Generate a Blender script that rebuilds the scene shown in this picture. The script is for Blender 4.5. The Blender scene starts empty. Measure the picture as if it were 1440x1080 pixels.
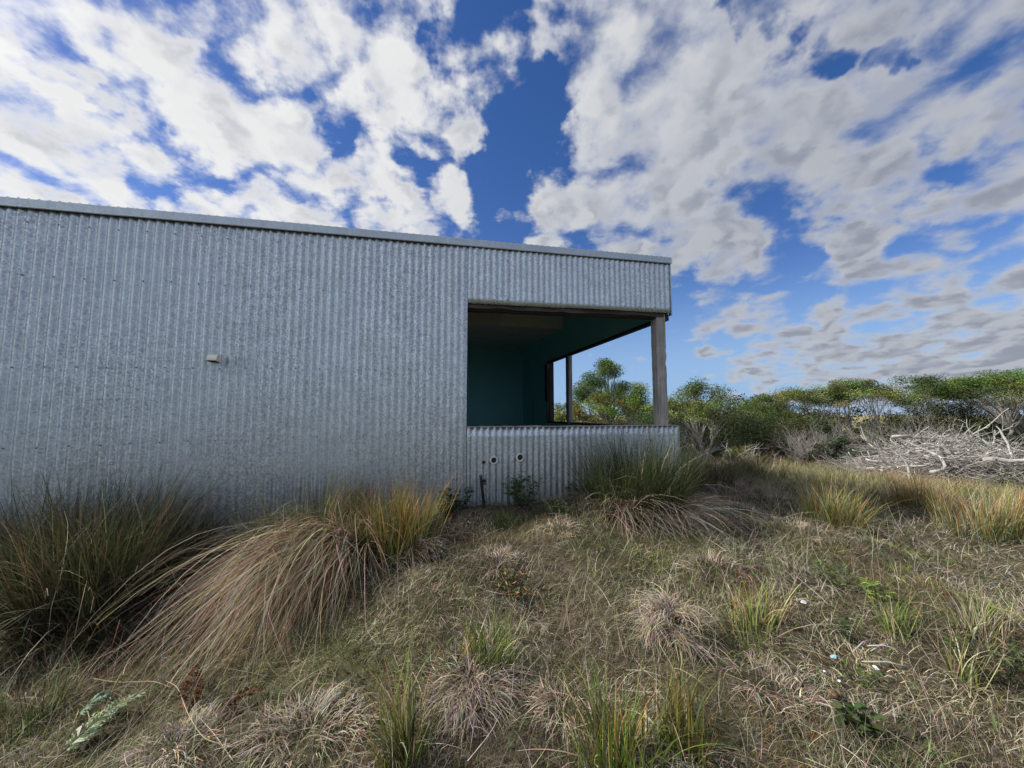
import bpy, bmesh, math
import numpy as np
from math import radians, sin, cos, pi

RS = np.random.RandomState(7)
C = bpy.context.scene.collection
CZ = 1.5                                   # camera height: every height below is written relative to the lens, then lifted
F, HOR = 530.0, 583.0                      # focal length and horizon row of the 1440 px photograph
TH = math.atan((HOR - 540) / F)

# ------------------------------------------------------------------ numpy value noise
def _hash(ix, iy, seed):
    h = (ix.astype(np.int64) * 374761393 + iy.astype(np.int64) * 668265263 + seed * 1442695041) & 0xffffffff
    h = ((h ^ (h >> 13)) * 1274126177) & 0xffffffff
    return ((h ^ (h >> 16)) & 0xffff) / 65535.0
def vnoise(x, y, seed=0):
    x = np.asarray(x, float); y = np.asarray(y, float)
    ix = np.floor(x); iy = np.floor(y); fx = x - ix; fy = y - iy
    fx = fx * fx * (3 - 2 * fx); fy = fy * fy * (3 - 2 * fy)
    a = _hash(ix, iy, seed); b = _hash(ix + 1, iy, seed); c = _hash(ix, iy + 1, seed); d = _hash(ix + 1, iy + 1, seed)
    return (a * (1 - fx) + b * fx) * (1 - fy) + (c * (1 - fx) + d * fx) * fy
def fbm(x, y, seed=0, o=3):
    t = 0; a = 0.5; s = 0
    for k in range(o):
        t = t + a * vnoise(x * 2 ** k, y * 2 ** k, seed + k); s += a; a *= 0.5
    return t / s

# ------------------------------------------------------------------ terrain height (relative to the lens)
CP = np.array([(0, 0, -1.52), (0, 1.67, -1.46), (-2.2, 1.7, -1.55), (2.2, 1.7, -1.47), (-3.6, 2.6, -1.42), (-5.5, 2.2, -1.5),
    (-.34, 4.43, -1.0), (.3, 4.35, -1.0), (1.0, 4.6, -1.02), (-1.2, 4.15, -1.08), (-3.08, 3.73, -1.16), (-4.7, 3.3, -1.28), (-6.5, 2.8, -1.35), (2.3, 5.1, -1.12),
    (0, 3.5, -1.12), (1.2, 3.4, -1.16), (-1.3, 3.2, -1.22), (-1.6, 2.3, -1.47), (-2.6, 2.4, -1.56), (.35, 4.0, -1.0), (-.6, 3.8, -1.08), (0.2, 2.5, -1.33), (2.5, 3.4, -1.3), (4.2, 3.0, -1.45), (5, 3.8, -1.46), (3.6, 5.6, -1.27),
    (5, 7, -1.38), (7.4, 10.5, -1.55), (11, 8.4, -1.6), (14, 6, -1.65), (12, 14, -1.7), (3, 9, -1.45), (1, 8, -1.3), (-3, 8, -1.3), (0, 12, -1.6), (-8, 6, -1.5),
    (6, 16, -1.75), (20, 25, -2.1), (0, 25, -2.1), (-12, 12, -2), (25, 10, -2.0), (0, -4, -1.7), (8, -3, -1.8), (-8, -3, -1.8)], float)
def ground(x, y):
    x = np.asarray(x, float); y = np.asarray(y, float)
    shp = x.shape; xf = x.ravel(); yf = y.ravel(); out = np.empty_like(xf)
    for i in range(0, len(xf), 50000):
        dx = xf[i:i+50000, None] - CP[None, :, 0]; dy = yf[i:i+50000, None] - CP[None, :, 1]
        w = 1.0 / (dx * dx + dy * dy + 0.12) ** 1.7
        out[i:i+50000] = (w * CP[None, :, 2]).sum(1) / w.sum(1)
    r = np.hypot(xf, yf)
    k = np.clip((r - 22) / 60, 0, 1); k = k * k * (3 - 2 * k)
    out = out * (1 - k) + (-4.6) * k
    amp = np.clip((14 - r) / 6, 0, 1)
    out = out + amp * ((fbm(xf * 1.6, yf * 1.6, 3) - .5) * .16 + (fbm(xf * 6, yf * 6, 9, 2) - .5) * .05)
    return out.reshape(shp)

def ray(u, v):
    a = (u - 720) / F; w = (540 - v) / F
    return np.array([a, cos(TH) - w * sin(TH), sin(TH) + w * cos(TH)])
def gpt(u, v):
    """the point of the ground seen at photo pixel (u, v), relative to the lens"""
    r = ray(u, v); t = 0.8
    for _ in range(4000):
        p = r * t
        if p[2] <= float(ground(p[0], p[1])): break
        t += 0.005 + t * .002
    return r * t
def far(u, dist):
    """the point of the ground under photo column u at forward distance dist"""
    x = (u - 720) / F * dist
    return np.array([x, dist, float(ground(x, dist))])

# ------------------------------------------------------------------ object helpers
def tag(o, label=None, cat=None, group=None, kind=None):
    if label: o['label'] = label
    if cat: o['category'] = cat
    if group: o['group'] = group
    if kind: o['kind'] = kind
    return o
def link(name, me, mats, parent=None, loc=None):
    o = bpy.data.objects.new(name, me); C.objects.link(o)
    for m in (mats if isinstance(mats, (list, tuple)) else [mats]): me.materials.append(m)
    if parent: o.parent = parent
    if loc is not None: o.location = loc
    return o
def empty(name, loc, rz=0):
    o = bpy.data.objects.new(name, None); C.objects.link(o); o.location = loc; o.rotation_euler = (0, 0, rz); o.empty_display_size = .1
    return o
def lift(p): return (float(p[0]), float(p[1]), float(p[2]) + CZ)

class MB:
    """collects faces, then links them as one mesh"""
    def __init__(s): s.v = []; s.f = []; s.mi = []; s.smooth = []
    def add(s, vs, fs, mi=0, sm=False):
        b = len(s.v); s.v += [tuple(map(float, p)) for p in vs]
        s.f += [tuple(b + i for i in f) for f in fs]; s.mi += [mi] * len(fs); s.smooth += [sm] * len(fs)
    def box(s, x0, x1, y0, y1, z0, z1, mi=0):
        s.add([(x0,y0,z0),(x1,y0,z0),(x1,y1,z0),(x0,y1,z0),(x0,y0,z1),(x1,y0,z1),(x1,y1,z1),(x0,y1,z1)],
              [(3,2,1,0),(4,5,6,7),(0,1,5,4),(1,2,6,5),(2,3,7,6),(3,0,4,7)], mi)
    def tube(s, pts, rad, n=6, mi=0, cap=True):
        pts = np.asarray(pts, float); m = len(pts); vs = []
        for i in range(m):
            t = pts[min(i + 1, m - 1)] - pts[max(i - 1, 0)]; t = t / (np.linalg.norm(t) + 1e-9)
            a = np.cross(t, (0, 0, 1.) if abs(t[2]) < .9 else (1., 0, 0)); a /= np.linalg.norm(a); b = np.cross(t, a)
            for k in range(n):
                q = 2 * pi * k / n; vs.append(pts[i] + rad[i] * (cos(q) * a + sin(q) * b))
        fs = [(i*n+k, i*n+(k+1)%n, (i+1)*n+(k+1)%n, (i+1)*n+k) for i in range(m-1) for k in range(n)]
        if cap: fs += [tuple(range(n))[::-1], tuple((m-1)*n + k for k in range(n))]
        s.add(vs, fs, mi, True)
    def build(s, name, mats, parent=None, loc=None):
        me = bpy.data.meshes.new(name); me.from_pydata(s.v, [], s.f)
        me.polygons.foreach_set('material_index', s.mi); me.polygons.foreach_set('use_smooth', s.smooth); me.update()
        return link(name, me, mats, parent, loc)
def bevel(o, w=.004, seg=2):
    m = o.modifiers.new('bevel', 'BEVEL'); m.width = w; m.segments = seg; m.limit_method = 'ANGLE'; return o

def quads_mesh(name, V, Q, COL=None, smooth=False):
    """V (n,3), Q (m,4) -> mesh, COL (n,3) becomes the pigment attribute"""
    me = bpy.data.meshes.new(name)
    me.vertices.add(len(V)); me.vertices.foreach_set('co', np.ascontiguousarray(V, np.float32).ravel())
    me.loops.add(Q.size); me.loops.foreach_set('vertex_index', np.ascontiguousarray(Q, np.int32).ravel())
    me.polygons.add(len(Q)); me.polygons.foreach_set('loop_start', np.arange(0, Q.size, Q.shape[1], dtype=np.int32))
    if smooth: me.polygons.foreach_set('use_smooth', np.ones(len(Q), bool))
    if COL is not None:
        at = me.color_attributes.new('pigment', 'FLOAT_COLOR', 'POINT')
        at.data.foreach_set('color', np.concatenate([COL, np.ones((len(COL), 1))], 1).astype(np.float32).ravel())
    me.update(calc_edges=True); me.validate()
    return me

# ------------------------------------------------------------------ materials
def newmat(name):
    m = bpy.data.materials.new(name); m.use_nodes = True; nt = m.node_tree; nt.nodes.clear()
    out = nt.nodes.new('ShaderNodeOutputMaterial'); return m, nt, out
def N(nt, t, **kw):
    n = nt.nodes.new(t)
    for k, v in kw.items():
        if k in n.inputs: n.inputs[k].default_value = v
        else: setattr(n, k, v)
    return n
def L(nt, a, b): nt.links.new(a, b)
def ramp(nt, fac, stops):
    r = nt.nodes.new('ShaderNodeValToRGB'); e = r.color_ramp.elements
    while len(e) < len(stops): e.new(.5)
    for i, (p, c) in enumerate(stops): e[i].position = p; e[i].color = (*c, 1)
    L(nt, fac, r.inputs['Fac']); return r.outputs['Color']
def mixc(nt, f, a, b, mode='MIX'):
    m = nt.nodes.new('ShaderNodeMix'); m.data_type = 'RGBA'; m.blend_type = mode
    for s, x in ((m.inputs[0], f), (m.inputs[6], a), (m.inputs[7], b)):
        if isinstance(x, (int, float)): s.default_value = x
        elif isinstance(x, tuple): s.default_value = (*x, 1)
        else: L(nt, x, s)
    return m.outputs[2]
def noise(nt, vec, scale, detail=4, rough=.55, dist=0.0):
    n = N(nt, 'ShaderNodeTexNoise'); n.inputs['Scale'].default_value = scale; n.inputs['Detail'].default_value = detail
    n.inputs['Roughness'].default_value = rough; n.inputs['Distortion'].default_value = dist
    L(nt, vec, n.inputs['Vector']); return n.outputs[0]
def mapping(nt, vec, scale=(1,1,1), loc=(0,0,0)):
    m = N(nt, 'ShaderNodeMapping'); m.inputs['Scale'].default_value = scale; m.inputs['Location'].default_value = loc
    L(nt, vec, m.inputs['Vector']); return m.outputs[0]

def leaf_mat(name, transl=.3, rough=.65, spec=.25):
    m, nt, out = newmat(name)
    at = N(nt, 'ShaderNodeVertexColor', layer_name='pigment')
    p = N(nt, 'ShaderNodeBsdfPrincipled', Roughness=rough); p.inputs['Specular IOR Level'].default_value = spec
    t = N(nt, 'ShaderNodeBsdfTranslucent'); mx = N(nt, 'ShaderNodeMixShader'); mx.inputs[0].default_value = transl
    L(nt, at.outputs['Color'], p.inputs['Base Color']); L(nt, at.outputs['Color'], t.inputs['Color'])
    L(nt, p.outputs[0], mx.inputs[1]); L(nt, t.outputs[0], mx.inputs[2]); L(nt, mx.outputs[0], out.inputs[0]); return m

def galv_mat(name, base=1.0, speck=1.0):
    m, nt, out = newmat(name); tc = N(nt, 'ShaderNodeTexCoord'); ob = tc.outputs['Object']
    v = N(nt, 'ShaderNodeTexVoronoi'); v.inputs['Scale'].default_value = 82; v.inputs['Randomness'].default_value = 1
    L(nt, mapping(nt, ob, (1, 1, .8)), v.inputs['Vector'])
    sep = N(nt, 'ShaderNodeSeparateColor'); L(nt, v.outputs['Color'], sep.inputs[0])
    v2 = N(nt, 'ShaderNodeTexVoronoi'); v2.inputs['Scale'].default_value = 150; L(nt, ob, v2.inputs['Vector'])
    sep2 = N(nt, 'ShaderNodeSeparateColor'); L(nt, v2.outputs['Color'], sep2.inputs[0])
    c1 = ramp(nt, sep.outputs[0], [(0, (.265*base, .30*base, .315*base)), (.35, (.515*base, .575*base, .60*base)), (.72, (.69*base, .755*base, .775*base)), (1, (.90*base, .93*base, .94*base))])
    c2 = ramp(nt, sep2.outputs[1], [(0, (.40*base, .43*base, .45*base)), (1, (.76*base, .79*base, .8*base))])
    c = mixc(nt, .3, c1, c2)
    plain = (.60*base, .67*base, .695*base)
    wz = noise(nt, mapping(nt, ob, (.55, 1, .35)), 1.4, 4)
    weather = N(nt, 'ShaderNodeMapRange'); weather.inputs[1].default_value = .3; weather.inputs[2].default_value = .62; weather.inputs[3].default_value = .35*speck; weather.inputs[4].default_value = 1.0*speck
    L(nt, wz, weather.inputs[0])
    c = mixc(nt, weather.outputs[0], plain, c)
    st = noise(nt, mapping(nt, ob, (26, 1, .5)), 1.0, 4)           # rain streaks down the sheet
    c = mixc(nt, .5, c, ramp(nt, st, [(.3, (.75, .76, .77)), (.7, (1, 1, 1))]), 'MULTIPLY')
    gr = noise(nt, ob, 5, 6, .65)
    c = mixc(nt, .35, c, ramp(nt, gr, [(.35, (.7, .7, .69)), (.6, (1, 1, 1))]), 'MULTIPLY')
    p = N(nt, 'ShaderNodeBsdfPrincipled'); L(nt, c, p.inputs['Base Color']); p.inputs['Metallic'].default_value = .8
    rg = N(nt, 'ShaderNodeMapRange'); rg.inputs[3].default_value = .30; rg.inputs[4].default_value = .50; L(nt, sep.outputs[2], rg.inputs[0]); L(nt, rg.outputs[0], p.inputs['Roughness'])
    b = N(nt, 'ShaderNodeBump'); b.inputs['Strength'].default_value = .12; b.inputs['Distance'].default_value = .01
    L(nt, noise(nt, ob, 9, 3), b.inputs['Height']); L(nt, b.outputs[0], p.inputs['Normal'])
    L(nt, p.outputs[0], out.inputs[0]); return m

def wood_mat(name, cols, axis=2, scale=1.0):
    m, nt, out = newmat(name); tc = N(nt, 'ShaderNodeTexCoord'); sc = [38*scale]*3; sc[axis] = 1.6*scale
    n1 = noise(nt, mapping(nt, tc.outputs['Object'], tuple(sc)), 1, 7, .65, .6)
    n2 = noise(nt, tc.outputs['Object'], 4, 4)
    c = ramp(nt, n1, [(.25, cols[0]), (.5, cols[1]), (.75, cols[2])])
    c = mixc(nt, .55, c, ramp(nt, n2, [(.35, (.6, .58, .56)), (.65, (1, 1, 1))]), 'MULTIPLY')
    p = N(nt, 'ShaderNodeBsdfPrincipled', Roughness=.85); L(nt, c, p.inputs['Base Color'])
    b = N(nt, 'ShaderNodeBump'); b.inputs['Strength'].default_value = .6; b.inputs['Distance'].default_value = .008; L(nt, n1, b.inputs['Height']); L(nt, b.outputs[0], p.inputs['Normal'])
    L(nt, p.outputs[0], out.inputs[0]); return m
def mottled_mat(name, a, b, scale=6, rough=.8, bump=.2, metallic=0):
    m, nt, out = newmat(name); tc = N(nt, 'ShaderNodeTexCoord'); n1 = noise(nt, tc.outputs['Object'], scale, 6, .6)
    c = ramp(nt, n1, [(.3, a), (.7, b)])
    p = N(nt, 'ShaderNodeBsdfPrincipled', Roughness=rough, Metallic=metallic); L(nt, c, p.inputs['Base Color'])
    bm_ = N(nt, 'ShaderNodeBump'); bm_.inputs['Strength'].default_value = bump; bm_.inputs['Distance'].default_value = .01
    L(nt, noise(nt, tc.outputs['Object'], scale * 4, 5), bm_.inputs['Height']); L(nt, bm_.outputs[0], p.inputs['Normal'])
    L(nt, p.outputs[0], out.inputs[0]); return m

def soil_mat():
    m, nt, out = newmat('soil'); tc = N(nt, 'ShaderNodeTexCoord'); ob = tc.outputs['Object']
    n1 = noise(nt, ob, 1.3, 5); n2 = noise(nt, ob, 14, 6, .7); n3 = noise(nt, ob, .35, 4)
    c = ramp(nt, n2, [(.28, (.025, .019, .013)), (.5, (.07, .057, .038)), (.72, (.15, .125, .09))])
    c = mixc(nt, ramp(nt, n1, [(.45, (0, 0, 0)), (.65, (.6, .6, .6))]), c, (.075, .085, .03))
    geo = N(nt, 'ShaderNodeNewGeometry'); ln = N(nt, 'ShaderNodeVectorMath', operation='LENGTH'); L(nt, geo.outputs['Position'], ln.inputs[0])
    k = N(nt, 'ShaderNodeMapRange'); k.inputs[1].default_value = 22; k.inputs[2].default_value = 70; L(nt, ln.outputs['Value'], k.inputs[0])
    n4 = noise(nt, mapping(nt, ob, (.004, .03, 1)), 1.0, 4)
    farc = ramp(nt, n4, [(.3, (.11, .12, .04)), (.5, (.30, .25, .14)), (.7, (.17, .16, .06))])
    c = mixc(nt, k.outputs[0], c, farc)
    p = N(nt, 'ShaderNodeBsdfPrincipled', Roughness=.95); p.inputs['Specular IOR Level'].default_value = .1; L(nt, c, p.inputs['Base Color'])
    b = N(nt, 'ShaderNodeBump'); b.inputs['Strength'].default_value = .8; b.inputs['Distance'].default_value = .02; L(nt, n2, b.inputs['Height']); L(nt, b.outputs[0], p.inputs['Normal'])
    L(nt, p.outputs[0], out.inputs[0]); return m

M = dict(
    galv=galv_mat('galvanised_iron'), galv2=galv_mat('galvanised_iron_newer', 1.04, 1.0), flash=galv_mat('flashing_steel', .93, .25),
    wood=wood_mat('weathered_timber', [(.20, .19, .175), (.40, .385, .36), (.56, .54, .50)]),
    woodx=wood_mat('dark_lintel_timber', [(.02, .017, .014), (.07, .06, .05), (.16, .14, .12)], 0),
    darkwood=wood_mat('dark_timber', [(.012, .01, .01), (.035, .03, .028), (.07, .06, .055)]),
    sill=mottled_mat('sill_mortar', (.22, .19, .17), (.46, .41, .37), 18, .9, .5),
    teal=mottled_mat('teal_paint', (.20, .56, .57), (.23, .61, .61), 1.6, .55, .05),
    cream=mottled_mat('ceiling_board', (.62, .59, .49), (.74, .70, .60), 2.5, .8, .08),
    black=mottled_mat('black_plastic_and_hole_shade', (.006, .006, .007), (.014, .014, .015), 20, .5, .1),  # stake plastic, also the painted dark of bores and wall holes
    void=mottled_mat('void_shade_and_joint', (.012, .012, .012), (.03, .028, .026), 3, .9, .1),  # near-black: shade of hollows put into colour, also dark board joints
    concrete=mottled_mat('floor_slab', (.26, .25, .235), (.40, .385, .36), 3, .9, .2),
    plastic=mottled_mat('cream_plastic', (.84, .81, .68), (.90, .88, .76), 9, .45, .05),
    white=mottled_mat('white_plastic', (.62, .63, .62), (.8, .8, .79), 12, .5, .05),
    blue=mottled_mat('pale_blue_plastic', (.32, .58, .68), (.45, .7, .78), 12, .5, .05),
    nut=mottled_mat('brown_husk', (.07, .04, .02), (.2, .13, .07), 30, .8, .5),
    screw=mottled_mat('screw_steel', (.16, .165, .175), (.30, .305, .315), 30, .5, .1, .5),
    grass=leaf_mat('grass_blades', .25), leaf=leaf_mat('leaves', .2, .65, .15),
    bark=mottled_mat('grey_bark', (.18, .165, .145), (.40, .37, .335), 7, .9, .7),
    darkbark=mottled_mat('dark_bark', (.04, .033, .028), (.12, .105, .09), 7, .9, .7),
    twig=mottled_mat('grey_twigs', (.18, .16, .145), (.40, .37, .34), 3, .9, .3),
    bleach=mottled_mat('bleached_wood', (.22, .21, .195), (.50, .48, .45), 5, .85, .5),
    white_wood=mottled_mat('white_dead_wood', (.34, .325, .305), (.62, .60, .57), 5, .85, .4), soil=soil_mat())

# ------------------------------------------------------------------ grass blades
def jit(c, n, amt=.25):
    c = np.asarray(c, float); k = 1 + amt * RS.randn(n, 1) * .6; h = 1 + amt * .35 * RS.randn(n, 3)
    return np.clip(c[None] * k * h, .006, .8)
def pick(cols, n, w=None, amt=.25):
    cols = np.asarray(cols, float); i = RS.choice(len(cols), n, p=None if w is None else np.asarray(w, float) / np.sum(w))
    k = 1 + amt * RS.randn(n, 1) * .6; h = 1 + amt * .35 * RS.randn(n, 3)
    return np.clip(cols[i] * k * h, .006, .85)
def blades(root, az, el0, el1, Ln, Wd, c0, c1, K=4, drift=None, clamp=True, lay=None, origin=None):
    """N tapering strips; root is relative to the lens; direction swings from el0 to el1 along the blade"""
    n = len(root); t = np.linspace(0, 1, K + 1)
    P = np.empty((n, K + 1, 3)); P[:, 0] = root
    if drift is None: drift = RS.randn(n) * .35
    for k in range(1, K + 1):
        q = (t[k] + t[k - 1]) / 2; e = el0 + (el1 - el0) * q ** 1.25; a = az + drift * q
        st = (Ln / K)[:, None] * np.stack([np.cos(a) * np.cos(e), np.sin(a) * np.cos(e), np.sin(e)], 1)
        P[:, k] = P[:, k - 1] + st
        if clamp:
            g = ground(P[:, k, 0], P[:, k, 1]) + (.006 if lay is None else lay)
            P[:, k, 2] = np.maximum(P[:, k, 2], g)
    a2 = az + RS.uniform(.6, 2.5, n); s = np.stack([np.cos(a2), np.sin(a2), RS.randn(n) * .25], 1)
    w = (Wd[:, None] * (np.maximum(1 - t ** 1.6, .12))[None]) / 2
    V = np.empty((n, K + 1, 2, 3)); V[:, :, 0] = P - s[:, None] * w[:, :, None]; V[:, :, 1] = P + s[:, None] * w[:, :, None]
    COL = c0[:, None, :] * (1 - t)[None, :, None] + c1[:, None, :] * t[None, :, None]
    COL = np.repeat(COL[:, :, None, :], 2, 2).reshape(-1, 3)
    b = np.arange(n)[:, None] * (2 * (K + 1)) + 2 * np.arange(K)[None]
    Q = np.stack([b, b + 1, b + 3, b + 2], -1).reshape(-1, 4)
    V = V.reshape(-1, 3).copy(); V[:, 2] += CZ
    if origin is not None: V -= np.asarray(origin)[None]
    return V, Q, COL
def merge(parts):
    Vs, Qs, Cs, b = [], [], [], 0
    for V, Q, c in parts: Vs.append(V); Qs.append(Q + b); Cs.append(c); b += len(V)
    return np.concatenate(Vs), np.concatenate(Qs), np.concatenate(Cs)

STRAW = (.50, .42, .28); GSTRAW = (.38, .34, .265); PALE = (.62, .56, .45); BROWN = (.21, .145, .085); RUST = (.30, .14, .05)
ORANGE = (.46, .26, .08); GREEN = (.12, .185, .04); OLIVE = (.14, .14, .045); DKGREEN = (.055, .082, .03); LIME = (.25, .32, .06); MAUVE = (.30, .245, .205); DKBROWN = (.10, .074, .048)

def tussock(name, label, cat, base, layers, group=None, mat='grass'):
    """layers: dicts n, rx, ry (root spread), az (None = radial or a heading), azs, el0, el1 (deg ranges), L, W, c0, c1 lists"""
    o0 = np.array(lift(base)); parts = []
    for l in layers:
        n = int(l['n'] * .58); rr = np.sqrt(RS.rand(n)); q = RS.rand(n) * 2 * pi; off = l.get('off', (0, 0)); rot = l.get('rot', 0)
        lx = rr * np.cos(q) * l.get('rx', .1); ly = rr * np.sin(q) * l.get('ry', l.get('rx', .1))
        ns = max(4, n // 45); sub = RS.randint(0, ns, n); sq = RS.rand(ns) * 6.28; sr = np.sqrt(RS.rand(ns)) * .92
        tight = RS.rand(n) < .72                                         # most blades belong to a sub-clump, the rest fill in
        lx = np.where(tight, (sr * np.cos(sq))[sub] * l.get('rx', .1) + RS.randn(n) * .028, lx); ly = np.where(tight, (sr * np.sin(sq))[sub] * l.get('ry', l.get('rx', .1)) + RS.randn(n) * .028, ly)
        q = np.where(tight, sq[sub], q); rr = np.where(tight, sr[sub], rr)
        x = base[0] + off[0] + lx * cos(rot) - ly * sin(rot); y = base[1] + off[1] + lx * sin(rot) + ly * cos(rot)
        root = np.stack([x, y, ground(x, y) + l.get('up', 0) * RS.rand(n) * (1 - rr * .6)], 1)
        if l.get('flat'): root[:, 2] = ground(x, y) + l['up'] * np.clip(1 - rr ** 2, 0, 1) * RS.uniform(.8, 1, n)
        az = q + RS.randn(n) * .5 if l.get('az') is None else l['az'] + RS.randn(n) * l.get('azs', .4)
        saz = RS.randn(ns) * .32 * l.get('sz', 1); slen = RS.uniform(.78, 1.12, ns); sel = RS.randn(ns) * .12; scol = np.clip(1 + RS.randn(ns) * .3, .45, 1.7)
        az = az + saz[sub]
        e0 = np.radians(RS.uniform(*l['el0'], n)) + sel[sub]; e1 = np.radians(RS.uniform(*l['el1'], n)) + sel[sub]
        if l.get('az') is None and not l.get('flat'): e0 = e0 + (1 - rr) * (pi / 2 - e0) * .55
        if l.get('flat'): e0 = e0 + (1 - rr) * .7
        Ln = RS.uniform(*l['L'], n) * (1 - .45 * RS.rand(n) ** 2) * slen[sub]; Wd = RS.uniform(*l['W'], n) * RS.uniform(1.1, 2.1, n)
        c0 = pick(l['c0'], n, None, .38) * scol[sub][:, None]; c1 = pick(l['c1'], n, None, .5) * scol[sub][:, None]
        st = RS.rand(n) < .07                                             # stray, bleached or bent blades
        az = np.where(st, az + RS.randn(n) * 1.1, az); e1 = np.where(st, e1 - RS.uniform(0, 1.2, n), e1); c1[st] = pick([PALE, STRAW, GSTRAW], n)[st]; c0[st] = c0[st] * .5 + c1[st] * .5
        lay = RS.rand(n) * l['lay'] if 'lay' in l else None
        parts.append(blades(root, az, e0, e1, Ln, Wd, c0, c1, l.get('K', 5), drift=RS.randn(n) * l.get('dr', .5), lay=lay, origin=o0))
    V, Q, COL = merge(parts)
    o = link(name, quads_mesh(name, V, Q, COL), M[mat], loc=o0)
    return tag(o, label, cat, group)

# ================================================================== GROUND
def axis(lo, hi, near, step, grow):
    a = [0.0]
    while a[-1] < hi: a.append(a[-1] + (step if a[-1] < near else max(step, (a[-1] - near) * grow + step)))
    b = [0.0]
    while b[-1] > lo: b.append(b[-1] - (step if -b[-1] < near else max(step, (-b[-1] - near) * grow + step)))
    return np.array(b[:0:-1] + a)
gx = axis(-5000, 5000, 7, .07, .12); gy = axis(-60, 6000, 8, .07, .12)
X, Y = np.meshgrid(gx, gy); Z = ground(X, Y) + CZ
nx, ny = len(gx), len(gy); idx = np.arange(nx * ny).reshape(ny, nx)
Qg = np.stack([idx[:-1, :-1], idx[:-1, 1:], idx[1:, 1:], idx[1:, :-1]], -1).reshape(-1, 4)
gme = quads_mesh('ground', np.stack([X, Y, Z], -1).reshape(-1, 3), Qg, None, True)
tag(link('ground', gme, M['soil']), 'rough dry grassy ground sloping down from the shed', 'ground', kind='structure')

# ================================================================== THE SHED
A = radians(75.5); ROT = pi / 2 - A
PX, PY = 2.157, 5.08
HD = np.array([sin(A), cos(A)]); HN = np.array([-cos(A), sin(A)])
shed = empty('shed', (PX, PY, CZ), ROT)
tag(shed, 'derelict corrugated iron shed with a flat roof and a big open corner window', 'shed')
def hxy(lx, ly): return np.array([PX, PY]) + lx * HD + ly * HN
def inhouse(x, y, m=0.0):
    dx = x - PX; dy = y - PY; lx = dx * HD[0] + dy * HD[1]; ly = dx * HN[0] + dy * HN[1]
    return (lx < .1 + m) & (lx > -9.8 - m) & (ly > -.02 - m) & (ly < 7.2 + m)
def rooftop(x): return 2.172 + .026 * x
PITCH, AMP = .0762, .0087
def corrugated(x0, x1, zb, zt, y0, axis='x', rows=10, screws=()):
    mb = MB(); nxc = int((x1 - x0) / (PITCH / 10)); xs = np.linspace(x0, x1, nxc + 1); vs = []
    for j in range(rows + 1):
        k = j / rows
        z = zb(xs) * (1 - k) + zt(xs) * k
        sheet = np.floor(xs / (PITCH * 10)); yy = y0 - AMP * np.cos(xs / PITCH * 2 * pi) + (sheet % 2) * .0034
        yy = yy + (vnoise(xs * 3 + 7, np.full_like(xs, k * 4), 5) - .5) * .006 + (vnoise(xs * .8, np.full_like(xs, k * 2), 6) - .5) * .012
        if j == 0: z = z + (np.modf(np.abs(sheet) * .37 + .1)[0] - .5) * .008 + (np.cos(xs / PITCH * 2 * pi) * .0)
        vs.append(np.stack([xs, yy, z], 1) if axis == 'x' else np.stack([-yy, xs, z], 1))
    vs = np.concatenate(vs); n = nxc + 1
    fs = [(j*n+i, j*n+i+1, (j+1)*n+i+1, (j+1)*n+i) for j in range(rows) for i in range(nxc)]
    mb.add(vs, fs, 0, True)
    for zs in screws:
        c = math.ceil(x0 / PITCH) + 1
        while c * PITCH < x1 - .02:
            if c % 3 == 0:
                x = c * PITCH; z = zs + .026 * x + RS.randn() * .004
                cir = [(x + .0068 * cos(a), y0 - AMP - .004, z + .0068 * sin(a)) for a in np.linspace(0, 2*pi, 7)[:-1]]
                tip = [(x + .004 * cos(a), y0 - AMP - .011, z + .004 * sin(a)) for a in np.linspace(0, 2*pi, 7)[:-1]]
                mb.add(cir + tip, [(i, (i+1) % 6, 6 + (i+1) % 6, 6 + i) for i in range(6)] + [tuple(range(6, 12))], 1)
            c += 1
    return mb
WL = -2.772
GM = [M['galv'], M['screw']]
lo = lambda x: np.full_like(x, -1.75)
top = lambda x: rooftop(x) - .03
wall = corrugated(-9.8, WL, lo, top, 0, rows=40, screws=(1.95, 1.45, .60, -.12, -.85)).build('wall_cladding', GM, shed)
fas = corrugated(WL + .001, .035, lambda x: 1.392 + .026 * x, top, 0, rows=10, screws=(1.95, 1.455)).build('fascia_cladding', [M['galv2'], M['screw']], shed)
dado = corrugated(WL + .001, .085, lo, lambda x: np.full_like(x, -.15), .012, rows=14, screws=(-.21, -.9)).build('sill_cladding', GM, shed)
for o_ in (wall, fas, dado):
    sm = o_.modifiers.new('sheet', 'SOLIDIFY'); sm.thickness = .0012; sm.offset = 1
# side (east) cladding, facing away from the camera
corrugated(.06, 7.1, lambda y: np.full_like(y, 1.36), lambda y: np.full_like(y, 2.14) + .045 * y, -.03, 'y', 4).build('side_fascia_cladding', GM, shed)
corrugated(.06, 7.1, lambda y: np.full_like(y, -1.9), lambda y: np.full_like(y, -.19), -.075, 'y', 6).build('side_sill_cladding', GM, shed)
m = MB(); m.box(.028, .043, -.014, .05, 1.36, 2.13); bevel(m.build('corner_flashing', M['flash'], shed), .002)
m = MB(); m.box(.084, .094, -.006, .05, -1.75, -.148); bevel(m.build('corner_flashing', M['flash'], shed), .002)
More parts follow.
